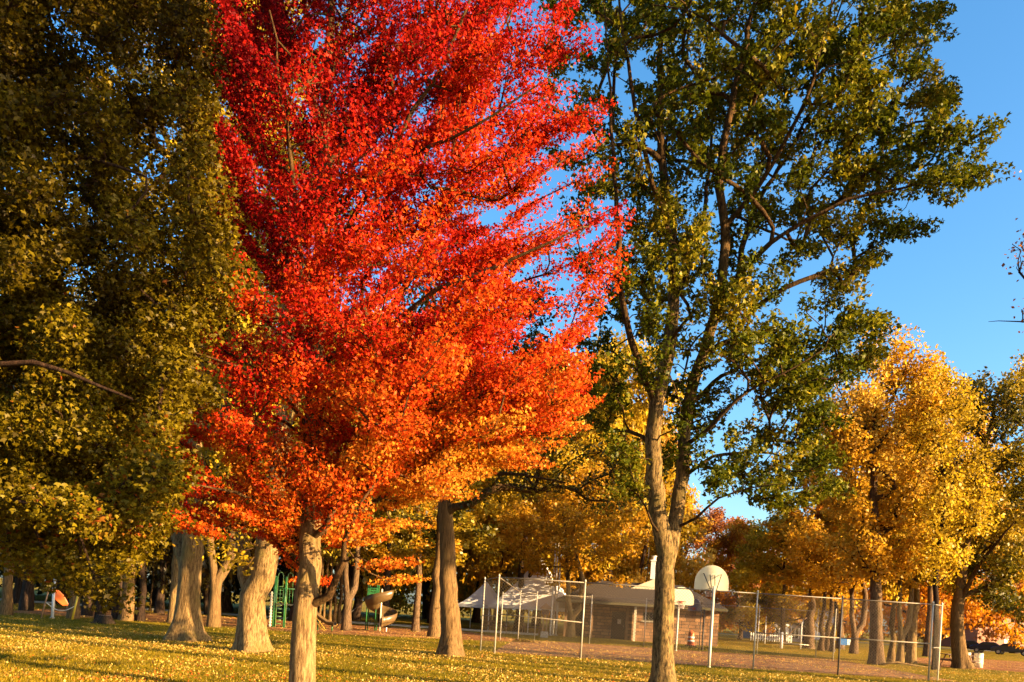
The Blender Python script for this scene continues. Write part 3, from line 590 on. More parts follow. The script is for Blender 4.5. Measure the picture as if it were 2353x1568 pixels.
mid(1033, 28.8, .37, 0, [([(1036, 1430), (1030, 1330), (1028, 1230), (1022, 1130), (1015, 1000), (1020, 850), (1030, 700), (1040, 600)], .35, .05),
                         ([(1024, 1160), (1090, 1100, -.8), (1180, 1090, -1.6), (1300, 1110, -2)], .10, .03), ([(1018, 1050), (1100, 960, .8), (1250, 900, 1.6)], .12, .03),
                         ([(1020, 1090), (950, 1000, .8), (880, 920, 1.4)], .12, .03)],
    [(560, 960, 1120), (660, 900, 1230), (760, 880, 1300), (860, 880, 1330), (950, 880, 1350), (1040, 900, 1350), (1110, 960, 1330)], 150, L_OGD, BARKC,
    'straight reddish-brown trunk with dark green lower boughs left of the fence corner', size=0.13, tone=0.28, ax=(.9, .7, .35), per=130, kn=1.0, flare=0.45, var=.2,
    extra=PX([(1120, 1130), (1180, 1120), (1240, 1130), (1300, 1120), (1350, 1110), (1400, 1090), (1450, 1120), (1470, 1140), (1420, 1060), (1380, 1040), (1100, 1090), (1160, 1080), (1240, 1070), (1310, 1060), (1490, 1090), (1080, 1160), (1350, 1150)], 28.5))
# tall golden tree and its neighbours right of the court
mid(2015, 45, .40, 0, [([(2014, 1430), (2012, 1330), (2010, 1200), (2008, 1100), (2008, 1000), (2020, 900), (2040, 820)], .37, .05),
                       ([(2010, 1060), (1985, 1000, .5), (1950, 940, 1), (1920, 880, 1.6)], .14, .03), ([(2010, 1000), (2045, 930, -.6), (2080, 850, -1)], .14, .03),
                       ([(2012, 1330), (1985, 1290, -.4), (1960, 1240, -.8)], .07, .02)],
    [(775, 2010, 2080), (830, 1960, 2130), (900, 1900, 2160), (980, 1880, 2160), (1060, 1870, 2150), (1140, 1880, 2130), (1240, 1900, 2120), (1330, 1930, 2080)], 200, L_GLD, BARK2,
    'tall golden tree with the thickest trunk right of the court', size=0.20, tone=0.68, ax=(1.0, .7, .55), per=130, flare=0.25, outb=0.6)
mid(2150, 43, .20, 0, [([(2152, 1430), (2150, 1380), (2152, 1290), (2165, 1200), (2172, 1120), (2160, 1040), (2140, 960)], .18, .03), ([(2165, 1190), (2195, 1090, .4), (2205, 1000, .8)], .09, .02)],
    [(860, 2080, 2200), (950, 2070, 2260), (1050, 2090, 2270), (1150, 2110, 2260), (1250, 2110, 2230), (1350, 2130, 2230)], 90, L_YEL, BARKD,
    'slender wavy dark trunk with thin yellow leaves behind the two bright fence posts', size=0.17, tone=0.55, ax=(.9, .7, .5), per=110, flare=0.2, outb=0.6)
mid(2212, 47, .42, 0, [([(2204, 1490), (2200, 1440), (2202, 1380), (2215, 1280), (2240, 1150), (2270, 1000), (2300, 880)], .40, .06), ([(2202, 1400), (2250, 1300, -1), (2330, 1200, -2.4)], .16, .04), ([(2215, 1280), (2190, 1180, 1), (2180, 1080, 2)], .14, .04)],
    [(870, 2240, 2370), (950, 2180, 2400), (1060, 2160, 2420), (1160, 2170, 2430), (1260, 2180, 2430), (1350, 2200, 2430), (1420, 2230, 2420)], 190, L_OGD, BARKC,
    'spreading olive and gold tree with a pale trunk at the right edge', size=0.20, tone=0.50, ax=(1.1, .8, .5), per=140, flare=0.5, var=.22, outb=0.5)
mid(2480, 30, .30, 0, [([(2480, 1400), (2475, 1100), (2460, 800), (2440, 500), (2420, 300)], .28, .04), ([(2462, 850), (2400, 760, 0), (2350, 740, 0), (2270, 740, 0)], .06, .008), ([(2465, 700), (2400, 600, 0), (2345, 570, 0)], .05, .01)],
    [(350, 2400, 2600), (600, 2395, 2700), (800, 2390, 2700), (900, 2400, 2700)], 45, L_RUS, BARKD,
    'bare twigs of a russet tree reaching in from the right edge', size=0.13, tone=0.5, ax=(.7, .5, .3), per=14, extra=PX([(2348, 560), (2346, 575), (2342, 625), (2350, 600), (2350, 715), (2355, 740)], 30))

# ---------------------------------------------------------------- background trees: shapes copied at different sizes
def variant(seed, H, W, zb, R, forks, n, per, size, kn=0.4, low=False):
    global rng
    keep = rng; rng = np.random.default_rng(seed); random.seed(seed)
    s = Skel(np.zeros(3)); s.zmin = zb*0.75
    r = rng
    if forks == 1: s.limb([(0, 0, 0), (r.normal()*.1, r.normal()*.1, zb), (r.normal()*.4, r.normal()*.4, (zb+H)/2), (r.normal()*.5, r.normal()*.5, H*.9)], R, .04, step=.8, first=True, jit=.05)
    else:
        s.limb([(0, 0, 0), (0, 0, 1.2), (r.normal()*.2+.4, .2, zb), (r.normal()*.5+1.0, .3, (zb+H)/2), (1.2, r.normal()*.8, H*.9)], R, .04, step=.7, first=True, jit=.05)
        s.limb([(0, 0, 1.3), (-.4, -.1, zb*.8), (-1.1, -.3, (zb+H)/2), (-1.6, r.normal()*.8, H*.85)], R*.75, .04, step=.7, jit=.05)
        if forks > 2: s.limb([(0, 0, 1.6), (.2, -.7, zb), (.5, -1.4, (zb+H)/2)], R*.6, .04, step=.7, jit=.05)
    z = zb+(H-zb)*(r.random(n)**0.9); f = (z-zb)/(H-zb)
    wdt = W/2*np.clip(np.sin(np.pi*(0.18+0.80*f))**0.7, .15, 1)*(1+.15*np.sin(f*9+seed))
    a = r.random(n)*6.283; rr = r.random(n)**.5
    T = np.stack([wdt*rr*np.cos(a), wdt*rr*np.sin(a), z], 1)
    D = s.reach(T, step=1.0, wz=.7); K = n; sc = (0.7+0.6*r.random(K))[:, None]
    out = T.copy(); out[:, 2] *= .2; Dm = unit(D*.5+unit(out)*.5); A = np.array([[1.1, .85, .55]])*sc*W/9
    npl = np.maximum(6, per*sc[:, 0]**2).astype(int)
    pos, idx = clump_points(T+Dm*A[:, :1]*.3, Dm, A, npl)
    s.radii(R, tip=.015)
    tm = s.mesh('trunk', BARK2, .35, .5, 10, minr=.02)
    V, Q = leaves(pos, size, KITE, kn, .6, out=Dm[idx]*.5)
    tone = np.clip((0.52+.16*r.normal(size=K))[idx]+.13*r.normal(size=len(idx)), 0, 1)
    cm = np_mesh('crown', V, Q, tone=tone, mat=L_GLD)
    rng = keep
    return tm, cm, H, W
VA = {
 'round': variant(1, 14, 9, 3.4, .24, 1, 90, 170, .24),
 'tall': variant(2, 18, 7, 6.5, .26, 1, 90, 150, .22),
 'fork': variant(3, 13, 10, 4.0, .30, 2, 95, 170, .24),
 'multi': variant(4, 13, 10, 4.2, .32, 3, 90, 160, .24),
 'thin': variant(5, 16, 4.5, 7.5, .16, 1, 50, 120, .20),
 'bushy': variant(6, 11, 10, 1.6, .25, 1, 110, 190, .26),
 'pole': variant(7, 16, 5.0, 5.0, .25, 1, 60, 130, .22),
}
def bt(kind, px, d, top, wpx, leaf, bark, label, group, rz=None, zs=None, zoff=0, name='shade_tree'):
    tm, cm, H, W = VA[kind]; g = G(px, d)
    h = P(px, top, d)[2]; sx = wpx*d/F/W; sz = h/H
    if rz is None: rz = random.random()*6.28
    o = root(name, (g[0], g[1], 0), rz, label, 'tree', group); o.scale = (sx, sx, sz)
    for nm, me, mt in (('trunk', tm, bark), ('crown', cm, leaf)):
        c = child(nm, me, o); c.material_slots[0].link = 'OBJECT'; c.material_slots[0].material = mt
    return o
random.seed(5)
g1 = 'trees behind the court'; g2 = 'trees behind the playground'; g3 = 'trees right of the court'; g4 = 'far trees along the street'
for a in [
 ('fork', 1311, 61, 1090, 300, L_GLD, BARK, 'pale forked tree with golden crown beside the white tent', g1, 0.3),
 ('multi', 1190, 66, 1000, 330, L_YEL, BARKD, 'dark many-stemmed tree standing in front of the white tent', g1, 1.2),
 ('round', 1340, 88, 860, 300, L_YEL, BARK2, 'bright yellow crown beside the red maple tips', g1, 0.8),
 ('bushy', 1460, 74, 1000, 260, L_GLD, BARK2, 'golden crown touching the left stem of the green maple', g1, 1.8),
 ('round', 1395, 71, 800, 330, L_YEL, BARK2, 'yellow tree crown left of the forked green maple', g1, 2.0),
 ('round', 1270, 86, 900, 300, L_GLD, BARK2, 'golden crown high above the tent and flag poles', g1, 1.0),
 ('round', 1440, 88, 1120, 260, L_GLD, BARK2, 'golden tree over the left end of the stone building roof', g1, 0.5),
 ('multi', 1530, 96, 1165, 260, L_GLD, BARKD, 'golden brown tree behind the stone building chimney', g1, 1.9),
 ('round', 1640, 100, 1185, 210, L_RUS, BARKD, 'russet half-bare tree behind the large backboard', g1, 3.0),
 ('bushy', 1700, 92, 1220, 190, L_ORG, BARKD, 'rounded orange tree just right of the large backboard', g1, 0.1),
 ('round', 1120, 80, 960, 330, L_GLD, BARKD, 'golden tree behind the straight reddish trunk', g1, 2.2),
 ('tall', 954, 51, 980, 230, L_GLD, BARK2, 'slim straight trunk right of the spiral slide', g2, 0.0),
 ('pole', 997, 45, 900, 260, L_OGD, BARKC, 'reddish flared trunk close left of the straight brown trunk', g2, 0.4),
 ('fork', 795, 46, 900, 330, L_OGD, BARK2, 'grey forked trunk between the low slide and the spiral slide', g2, 0.9),
 ('fork', 490, 40, 600, 420, L_OGD, BARKC, 'wide brown trunk in shade just behind the flared pale trunk', g2, 0.2),
 ('tall', 397, 42, 700, 300, L_SHADE, BARK, 'thin leaning trunk touching the left side of the flared trunk', g2, 1.2),
 ('pole', 292, 41, 700, 300, L_SHADE, BARKC, 'thick fluted reddish trunk in the clump left of the flared trunk', g2, 0.2),
 ('pole', 268, 42, 700, 200, L_SHADE, BARKD, 'narrow shade-darkened trunk at the left of the fluted clump', g2, 2.3),  # dark bark stands in for shade from the left maple
 ('thin', 322, 41, 750, 220, L_SHADE, BARKD, 'thin trunk at the right of the fluted clump', g2, 1.1),
 ('thin', 228, 40, 800, 220, L_SHADE, BARKD, 'thin dark trunk beside the low stump', g2, 4.1),
 ('fork', 200, 44, 700, 320, L_SHADE, BARKD, 'dark forked trunk behind the yellow leaning post', g2, 3.3),
 ('pole', 168, 39.5, 700, 220, L_SHADE, BARKC, 'orange-lit flared trunk behind the yellow leaning post', g2, 5.0),
 ('pole', 14, 39, 700, 230, L_SHADE, BARKC, 'orange-lit trunk at the far left edge of the lawn', g2, 0.7),
 ('multi', 60, 46, 700, 380, L_SHADE, BARKD, 'shaded trunk group behind the chain posts', g2, 0.6),
 ('thin', 2047, 50, 1000, 200, L_GLD, BARK, 'thin pale trunk just right of the tall golden tree', g3, 0.2),
 ('fork', 2068, 48, 1010, 260, L_YEL, BARK, 'forked pale trunk in the middle of the row right of the court', g3, 0.1),
 ('pole', 2093, 50, 1000, 220, L_GLD, BARK, 'straight pale trunk left of the two bright fence posts', g3, 2.0),
 ('fork', 1962, 64, 1120, 280, L_GLD, BARK2, 'V-shaped trunk left of the tall golden tree', g3, 0.05),
 ('thin', 1886, 67, 1180, 170, L_GLD, BARK2, 'first thin trunk in the group inside the right court bay', g3, 0.3),
 ('thin', 1899, 68, 1150, 170, L_ORG, BARK2, 'second thin trunk in the group inside the right court bay', g3, 1.3),
 ('thin', 1911, 66, 1170, 170, L_GLD, BARKD, 'third, darkest thin trunk inside the right court bay', g3, 2.3),
 ('pole', 1858, 71, 1130, 230, L_GLD, BARK2, 'pale trunk beside the sunlit white spot of a house', g3, 3.3),
 ('bushy', 1800, 80, 1200, 260, L_YEL, BARK2, 'yellow tree standing over the grey house', g3, 0.9),
 ('round', 1930, 78, 1000, 300, L_GLD, BARK2, 'broad golden crown left of the tall golden tree', g3, 1.7),
 ('round', 2130, 70, 880, 280, L_GLD, BARK2, 'pale gold crown between the tall tree and the right edge', g3, 2.7),
 ('bushy', 2080, 82, 1050, 300, L_ORG, BARKD, 'orange crown low behind the row of pale trunks', g3, 4.2),
 ('bushy', 2200, 95, 1120, 320, L_ORG, BARKD, 'orange-red tree far behind the parked cars', g4, 1.0),
 ('round', 1850, 105, 1210, 200, L_ORG, BARKD, 'small orange tree far down the street behind the goal post', g4, 2.0),
 ('bushy', 1760, 115, 1285, 170, L_GLD, BARKD, 'low golden tree in the dip of the skyline', g4, 5.0),
 ('bushy', 2330, 118, 1180, 300, L_RUS, BARKD, 'russet tree behind the cars at the right edge', g4, 2.6),
]: bt(*a)
# trees standing outside the view, whose shade and trunk shadows fall across the scene
VA['mast'] = variant(9, 21, 5, 12.0, .38, 1, 34, 110, .20)
for kd_, x_, y_, sx_, sz_, lf_, lb_ in (('tall', 24.0, 17.5, .9, 1.9, L_YEL, 'tall tree outside the frame shading the green maple'), ('tall', 12.0, .5, .85, 1.75, L_GLD, 'tall tree behind the viewer shading the left maple'),
    ('mast', 30.0, 22.5, 1, 1, L_GLD, 'bare-stemmed tree outside the frame past the leafy bank'), ('mast', 27.0, 16.0, 1, 1, L_GLD, 'bare-stemmed tree outside the frame in front of the leafy bank'),
    ('mast', 9.0, 3.5, 1, 1, L_GLD, 'bare-stemmed tree outside the frame nearest the viewer'), ('mast', 13.0, 12.1, 1, 1, L_GLD, 'bare-stemmed tree outside the frame beside the lawn'), ('mast', 15.5, 19.2, 1, 1, L_YEL, 'bare-stemmed tree outside the frame before the court corner'),
    ('mast', 19.0, 21.5, 1, 1, L_YEL, 'bare-stemmed tree outside the frame at the court corner'), ('mast', 23.0, 25.0, 1, 1, L_GLD, 'bare-stemmed tree outside the frame beyond the court corner')):
    tm, cm, H_, W_ = VA[kd_]; o = root('shade_tree', (x_, y_, 0), random.random()*6, lb_, 'tree', 'trees outside the frame'); o.scale = (sx_, sx_, sz_)
    for nm, me, mt in (('trunk', tm, BARK2), ('crown', cm, lf_)):
        c = child(nm, me, o); c.material_slots[0].link = 'OBJECT'; c.material_slots[0].material = mt
# dense wood behind the playground, left part darkened for shade by leaf colour: individual trees row by row
random.seed(11)
side = ['left', 'right']
k = 0
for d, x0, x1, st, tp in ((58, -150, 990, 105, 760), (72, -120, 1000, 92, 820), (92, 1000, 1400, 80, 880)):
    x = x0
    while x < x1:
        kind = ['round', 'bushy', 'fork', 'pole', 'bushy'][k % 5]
        o = bt(kind, x+random.uniform(-20, 20), d+random.uniform(-3, 5), tp+random.uniform(-60, 80), random.uniform(300, 390), L_SHADE if x < 700 else (L_OGD, L_YEL, L_GLD)[k % 3], BARKD,
           'tree coloured dark for the shade of the wood behind the playground' if x < 700 else 'golden tree of the wood between the playground and the tent', 'trees of the wood')
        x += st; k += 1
# sunlit thin trunks far behind the low slide
for i, (x, s_) in enumerate([(733, .8), (743, .7), (757, 1), (768, 1.1), (779, 1.2), (330, .7), (345, .7)]):
    bt('thin', x, 56+i*0.4, 1080, 110*s_, L_OGD, BARK, 'one of the slender sunlit trunks behind the low slide' if x > 500 else 'one of the slender trunks at the kerb left of the flared trunk', 'slender sunlit trunks')
# the wood that closes the view
wp = []; wt = []
wr = np.random.default_rng(4)
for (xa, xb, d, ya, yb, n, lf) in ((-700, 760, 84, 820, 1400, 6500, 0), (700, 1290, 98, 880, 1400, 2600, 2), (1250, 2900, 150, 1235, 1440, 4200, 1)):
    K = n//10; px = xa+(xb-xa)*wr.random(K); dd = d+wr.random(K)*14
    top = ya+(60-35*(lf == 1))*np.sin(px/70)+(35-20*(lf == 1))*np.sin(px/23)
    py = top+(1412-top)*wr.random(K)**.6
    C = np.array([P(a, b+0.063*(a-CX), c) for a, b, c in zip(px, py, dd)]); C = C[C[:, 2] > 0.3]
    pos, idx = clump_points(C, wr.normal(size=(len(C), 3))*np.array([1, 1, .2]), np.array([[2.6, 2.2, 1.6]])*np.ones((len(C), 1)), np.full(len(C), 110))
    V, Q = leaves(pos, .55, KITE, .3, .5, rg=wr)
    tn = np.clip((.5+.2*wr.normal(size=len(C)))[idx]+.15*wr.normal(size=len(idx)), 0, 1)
    tag(child('far_wood', np_mesh('far_wood', V, Q, tone=tn, mat=(L_SHADE, L_ORG, L_GLD)[lf])), ('far-off wood behind the playground, coloured dark for its shade', 'orange and gold far-off wood behind the street', 'golden far-off wood behind the tent')[lf], 'wood', kind='stuff')

# ---------------------------------------------------------------- chain-link court fence
FH = 3.0
def wire_panel(a, b, h0, h1, step=0.085, th=0.0044):
    """woven wire between two posts: crossing square-section wires"""
    a = np.array(a[:2]); b = np.array(b[:2]); L = np.linalg.norm(b-a); ex = (b-a)/L; nrm = np.array([-ex[1], ex[0]]); H = h1-h0
    V = []; Q = []
    for sgn in (1, -1):
        t = -H
        while t < L:
            s0, z0, s1, z1 = t, h0, t+H, h1
            if s0 < 0: z0 += -s0; s0 = 0
            if s1 > L: z1 -= s1-L; s1 = L
            if s1-s0 > .02:
                q = []
                for (s_, z_) in ((s0, z0), (s1, z1)):
                    x_ = s_ if sgn > 0 else L-s_
                    c = np.array([a[0]+ex[0]*x_, a[1]+ex[1]*x_, z_])
                    for dx, dz in ((1, -1), (1, 1), (-1, 0)):
                        q.append(c+np.array([nrm[0]*dx*th/2+nrm[0]*sgn*.003, nrm[1]*dx*th/2+nrm[1]*sgn*.003, 0])+np.array([ex[0]*dz*th*.5*-sgn, ex[1]*dz*th*.5*-sgn, dz*th*.6]))
                n0 = len(V); V += q
                for j in range(3): Q.append((n0+j, n0+(j+1) % 3, n0+3+(j+1) % 3, n0+3+j))
            t += step*math.sqrt(2)
    return V, Q
fence_mid = G(1135, 32)
def pxy(px, d): g = G(px, d); return (g[0], g[1])
near = [pxy(1136, 32.0), pxy(1334, 32.0), pxy(1532, 32.0), pxy(1730, 32.0), pxy(1925, 32.0), pxy(2133, 32.0)]
gate = pxy(1104, 33.4); endp = pxy(2154, 32.6)
back = [pxy(x, 49.5) for x in (1190, 1228, 1354, 1479, 1606, 1739, 1874)]+[pxy(1914, 46.5)]
fr = root('chain_link_fence', (near[0][0], near[0][1], 0), 0, 'tall galvanised chain-link fence around the leaf-strewn basketball court', 'fence')
frl = Vector(fr.location)
def fpart(mb, name, mat, smooth=False, label=None):
    mb.v = [tuple(Vector(p)-frl) for p in mb.v]; return mb.build(name, mat, fr, smooth, label)
def post(p, h, r=0.032, mat=GALV, label=None):
    m_ = MB(); x, y = p[0], p[1]; m_.tube([(x, y, -.05), (x, y, h)], r, 10); m_.lathe([(r*1.25, 0), (r*1.25, .05), (r*.7, .10), (.004, .12)], (x, y, h-.02), 10)
    for z in (h*.33, h*.66): m_.lathe([(r*1.18, 0), (r*1.18, .03)], (x, y, z), 10)
    fpart(m_, 'post', mat, True, label)
for i, p in enumerate(near): post(p, FH, mat=GALVD if i == 4 else GALV, label='dark steel post' if i == 4 else None)  # one near post takes the darker steel
post(gate, FH-.1, .028); post(endp, FH, .032, CREAM, 'brighter newer end post')
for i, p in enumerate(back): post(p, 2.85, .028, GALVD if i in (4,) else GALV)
post(pxy(1149, 46), 2.6, .026)
def rail(a, b, z0, z1, r=.021, mat=RAILM):
    m_ = MB(); m_.tube([(a[0], a[1], z0), (b[0], b[1], z1)], r, 8); fpart(m_, 'rail', mat, True)
for a_, b_ in zip(near[:-1], near[1:]): rail(a_, b_, FH-.03, FH-.03)
rail(gate, near[0], FH-.13, FH-.03); rail(gate, near[0], 1.45, 1.45); rail(near[0], near[1], 1.55, 1.42); rail(near[3], near[4], 1.45, 1.45); rail(near[4], near[5], 1.45, 1.45); rail(near[5], endp, FH-.03, FH-.03); rail(near[5], endp, 1.3, 1.3)
for a_, b_ in zip(back[:-1], back[1:]): rail(a_, b_, 2.8, 2.8, .018)
rail(back[5], back[6], 1.3, 1.3, .018); rail(back[6], back[7], 1.3, 1.3, .018)
rail(near[0], back[0], FH-.03, 2.8, .018)
def panel(a, b, h, z0=0.04, step=.085):
    V_, Q_ = wire_panel(a, b, z0, h, step)
    me = np_mesh('wire_mesh', np.array(V_)-np.array(frl), Q_, mat=MESHM); child('wire_mesh', me, fr)
panel(gate, near[0], FH-.15)
for a_, b_ in zip(near[:-1], near[1:]): panel(a_, b_, FH-.04)
panel(near[5], endp, FH-.04)
for a_, b_ in zip(back[:-1], back[1:]): panel(a_, b_, 2.78, step=.11)

# ---------------------------------------------------------------- basketball hoops
def fan(wd, h, n=14):
    """fan-shaped backboard outline: flat bottom, short sides, arched top"""
    hw = wd/2; pts = [(-hw+.06, 0), (hw-.06, 0), (hw, .05), (hw, .30)]
    for j in range(1, n): 
        t = math.pi*j/n; pts.append((hw*math.cos(t), .30+(h-.30)*math.sin(t)))
    pts += [(-hw, .30), (-hw, .05)]; return pts
def hoop(loc, rz, label, bw=1.36, bh=.92, bz=2.85, pr=.055, reach_=.75, board=BOARDM, pole=GALV, struts=True, net=True, top=None):
    """local +Y is the side the rim faces; the pole stands behind the board"""
    o = root('basketball_hoop', loc, rz, label, 'basketball hoop', 'basketball hoops of the court')
    m_ = MB(); m_.tube([(0, 0, -.05), (0, 0, .5), (0, 0, bz+.15 if top is None else top)], pr, 12); m_.lathe([(pr*1.3, 0), (pr*1.3, .05)], (0, 0, 0), 12); m_.build('pole', pole, o, True)
    b = MB(); b.prism([(x, z+bz) for x, z in fan(bw, bh)], reach_, reach_+.035); bo = b.build('backboard', board, o)
    e = MB(); e.tube([(x, reach_+.0175, z+bz) for x, z in fan(bw, bh)]+[(-bw/2+.06, reach_+.0175, bz)], .024, 6); e.build('board_edge', CREAM, bo, True)
    if struts:
        for x0, x1, z0, z1 in ((-.10, -.33, .02, .66), (.13, .36, .02, .66), (-.10, -.08, .02, .62), (.10, .10, .02, .62)):
            s_ = MB(); s_.tube([(x0*.6, .05, bz-.12+z0), (x1, reach_-.02, bz+z1)], .017, 7); s_.build('strut', GALVD, o, True)
    a_ = MB(); a_.tube([(0, 0, bz-.08), (0, reach_*.6, bz+.02), (0, reach_, bz+.10)], .03, 8); a_.build('arm', pole, o, True)
    R_ = .228; cy = reach_+.035+.15+R_; rm = MB()
    rm.tube([(R_*math.cos(t), cy+R_*math.sin(t), bz+.18) for t in np.linspace(0, 2*math.pi, 25)], .014, 7, False); rm.tube([(-.08, reach_+.03, bz+.17), (-.08, cy-R_*.9, bz+.18)], .012, 6); rm.tube([(.08, reach_+.03, bz+.17), (.08, cy-R_*.9, bz+.18)], .012, 6)
    rm.box((0, reach_+.05, bz+.15), (.22, .03, .14)); ro = rm.build('rim', RIMRED, o, True)
    if net:
        nn = MB()
        for j in range(12):
            for sg in (1, -1):
                t0 = 2*math.pi*j/12; pts = []
                for q in range(5):
                    t = t0+sg*q*math.pi/12; rr = R_*(1-.42*(q/4)**.7); pts.append((rr*math.cos(t), cy+rr*math.sin(t), bz+.17-.10*q))
                nn.tube(pts, .006, 4, False)
        nn.build('net', NETM, ro)
    return o
hoop(G(1629, 31.7), math.radians(-6), 'largest hoop, its cream fan-shaped board seen from behind with bracing', bw=1.32, bh=1.0, bz=2.98)
hoop(G(1553, 46.5), math.radians(176), 'hoop facing us from the far side, half hidden by the green maple trunk', bw=1.42, bh=.98, bz=2.6, pole=GALV)
hoop(G(1613, 50.6), math.radians(115), 'small dull hoop turned almost edge-on behind the far fence', bw=1.2, bh=.75, bz=2.35, board=GREYSD, pole=GALVD, net=False)

# ---------------------------------------------------------------- stone park building
DB = 60.0
bl = G(1290, DB+1.5); br = G(1648, DB)
ex = unit(br-bl); Lb = float(np.linalg.norm(br-bl)); rzb = math.atan2(ex[1], ex[0])
bo = root('park_building', bl, rzb, 'low sandstone park building with dark hipped roof behind the court', 'building')
WH = 2.55; DP = 6.5
xs = Lb*(1452-1290)/(1648-1290)
m_ = MB()                                     # projecting stone block with a real window opening and the recessed wing
w0 = xs+Lb*.065; w1 = w0+1.35; wz0, wz1 = 1.55, 2.2
def wallrun(mb, x0, x1, y, holes, th=.3, h=WH):
    xs_ = sorted(set([x0, x1]+[v for hh in holes for v in hh[:2]]))
    for a_, b_ in zip(xs_[:-1], xs_[1:]):
        hh = [q for q in holes if q[0] <= a_+1e-6 and q[1] >= b_-1e-6]
        if not hh: mb.box(((a_+b_)/2, y+th/2, h/2), (b_-a_, th, h))
        else:
            q = hh[0]
            if q[2] > 0: mb.box(((a_+b_)/2, y+th/2, q[2]/2), (b_-a_, th, q[2]))
            if q[3] < h: mb.box(((a_+b_)/2, y+th/2, (q[3]+h)/2), (b_-a_, th, h-q[3]))
wallrun(m_, xs, Lb, 0, [(w0, w1, wz0, wz1)])
m_.box((xs+.15, 1.1, WH/2), (.3, 1.6, WH)); m_.box((Lb-.15, DP/2+.15, WH/2), (.3, DP-.3, WH))
wallrun(m_, 0, xs, 1.9, [(xs*.04, xs*.30, .0, 2.05), (xs*.80-.5, xs*.80+.55, 0, 2.1)])
m_.box((.15, DP/2+1.2, WH/2), (.3, DP-2.4, WH)); m_.box((Lb/2, DP+.15, WH/2), (Lb, .3, WH))
m_.build('wall', STONE, bo)
m_ = MB(); m_.box((xs*.80+.02, 2.12, 1.04), (1.03, .06, 2.08)); dd_ = m_.build('door', DOORM, bo)
m_ = MB(); m_.box((xs*.80+.08, 2.07, 1.35), (.28, .02, .36)); m_.build('notice', WHITE, dd_)
m_ = MB(); m_.box((xs*.80+.42, 2.05, 1.0), (.03, .06, .14)); m_.build('handle', GALV, dd_)
m_ = MB(); m_.box((xs*.17, 2.9, 1.02), (xs*.27, .06, 2.04)); m_.build('dark_opening_sheet', DOORM, bo)  # near-black sheet stands for the shade inside the opening
m_ = MB(); m_.box(((w0+w1)/2, .16, (wz0+wz1)/2), (w1-w0, .03, wz1-wz0)); wn_ = m_.build('window', GLASS, bo)
m_ = MB()
for f in (0, 1/3, 2/3, 1): m_.box((w0+.03+(w1-w0-.06)*f, .10, (wz0+wz1)/2), (.05, .06, wz1-wz0-.002))
for z_ in (wz0+.03, wz1-.03): m_.box(((w0+w1)/2, .105, z_), (w1-w0-.01, .045, .05))
m_.build('frame', EAVE, wn_)
m_ = MB(); m_.box(((w0+w1)/2, -.03, wz0-.05), (w1-w0+.2, .12, .09)); m_.build('sill', CONC, wn_)
for x_ in (xs*.02+.1, xs*.42, xs*.93, xs+.2):
    m_ = MB(); m_.box((x_, -.25 if x_ > xs-.1 else .35, WH/2-.02), (.17, .17, WH-.04)); m_.build('pillar', WOOD if x_ < xs else CREAM, bo)
rx0, rx1, ry0, ry1 = -.5, Lb+.5, -.6, DP+.8; rh = 1.65
def hip(mb, x0, x1, y0, y1, z0, h, ov):
    ym = (y0+y1)/2
    mb.add([(x0, y0, z0), (x1, y0, z0), (x1, y1, z0), (x0, y1, z0), (x0+ov, ym, z0+h), (x1-ov, ym, z0+h)], [(3, 2, 1, 0), (0, 1, 5, 4), (2, 3, 4, 5), (1, 2, 5), (3, 0, 4)])
m_ = MB(); hip(m_, rx0, rx1, ry0, ry1, WH+.22, rh, 3.0); rf = m_.build('roof', ROOFM, bo)
m_ = MB(); 
for a_, b_ in (((rx0, ry0), (rx1, ry0)), ((rx1, ry0), (rx1, ry1)), ((rx1, ry1), (rx0, ry1)), ((rx0, ry1), (rx0, ry0))):
    c_ = ((a_[0]+b_[0])/2, (a_[1]+b_[1])/2, WH+.11); m_.box(c_, (abs(a_[0]-b_[0])+.06 if a_[1] == b_[1] else .06, abs(a_[1]-b_[1])-.06 if a_[0] == b_[0] else .06, .20))
m_.build('fascia', EAVE, rf)
m_ = MB(); m_.box((Lb/2, (ry0+ry1)/2, WH+.01), (Lb+.9, ry1-ry0-.12, .015)); m_.build('soffit', WOODD, rf)
gx = Lb*(1495-1290)/(358); gt = 5.15
m_ = MB(); m_.prism([(gx-1.7, 3.9), (gx+2.0, 3.9), (gx+.2, gt-.38)], 2.2, 3.3); m_.build('gable', CREAM, rf)
m_ = MB(); m_.box((gx+.05, 3.0, gt+.30), (.42, .42, 1.4)); m_.box((gx+.05, 3.0, gt+1.04), (.52, .52, .08)); m_.lathe([(.14, 0), (.14, .25), (.2, .27), (.2, .32)], (gx+.05, 3.0, gt+1.08), 10); m_.build('chimney', WHITE, rf)
m_ = MB(); m_.tube([(gx-.4, 3.2, 4.0), (gx-.4, 3.2, 7.2)], .03, 6); m_.build('vent_pipe', GALVD, rf)
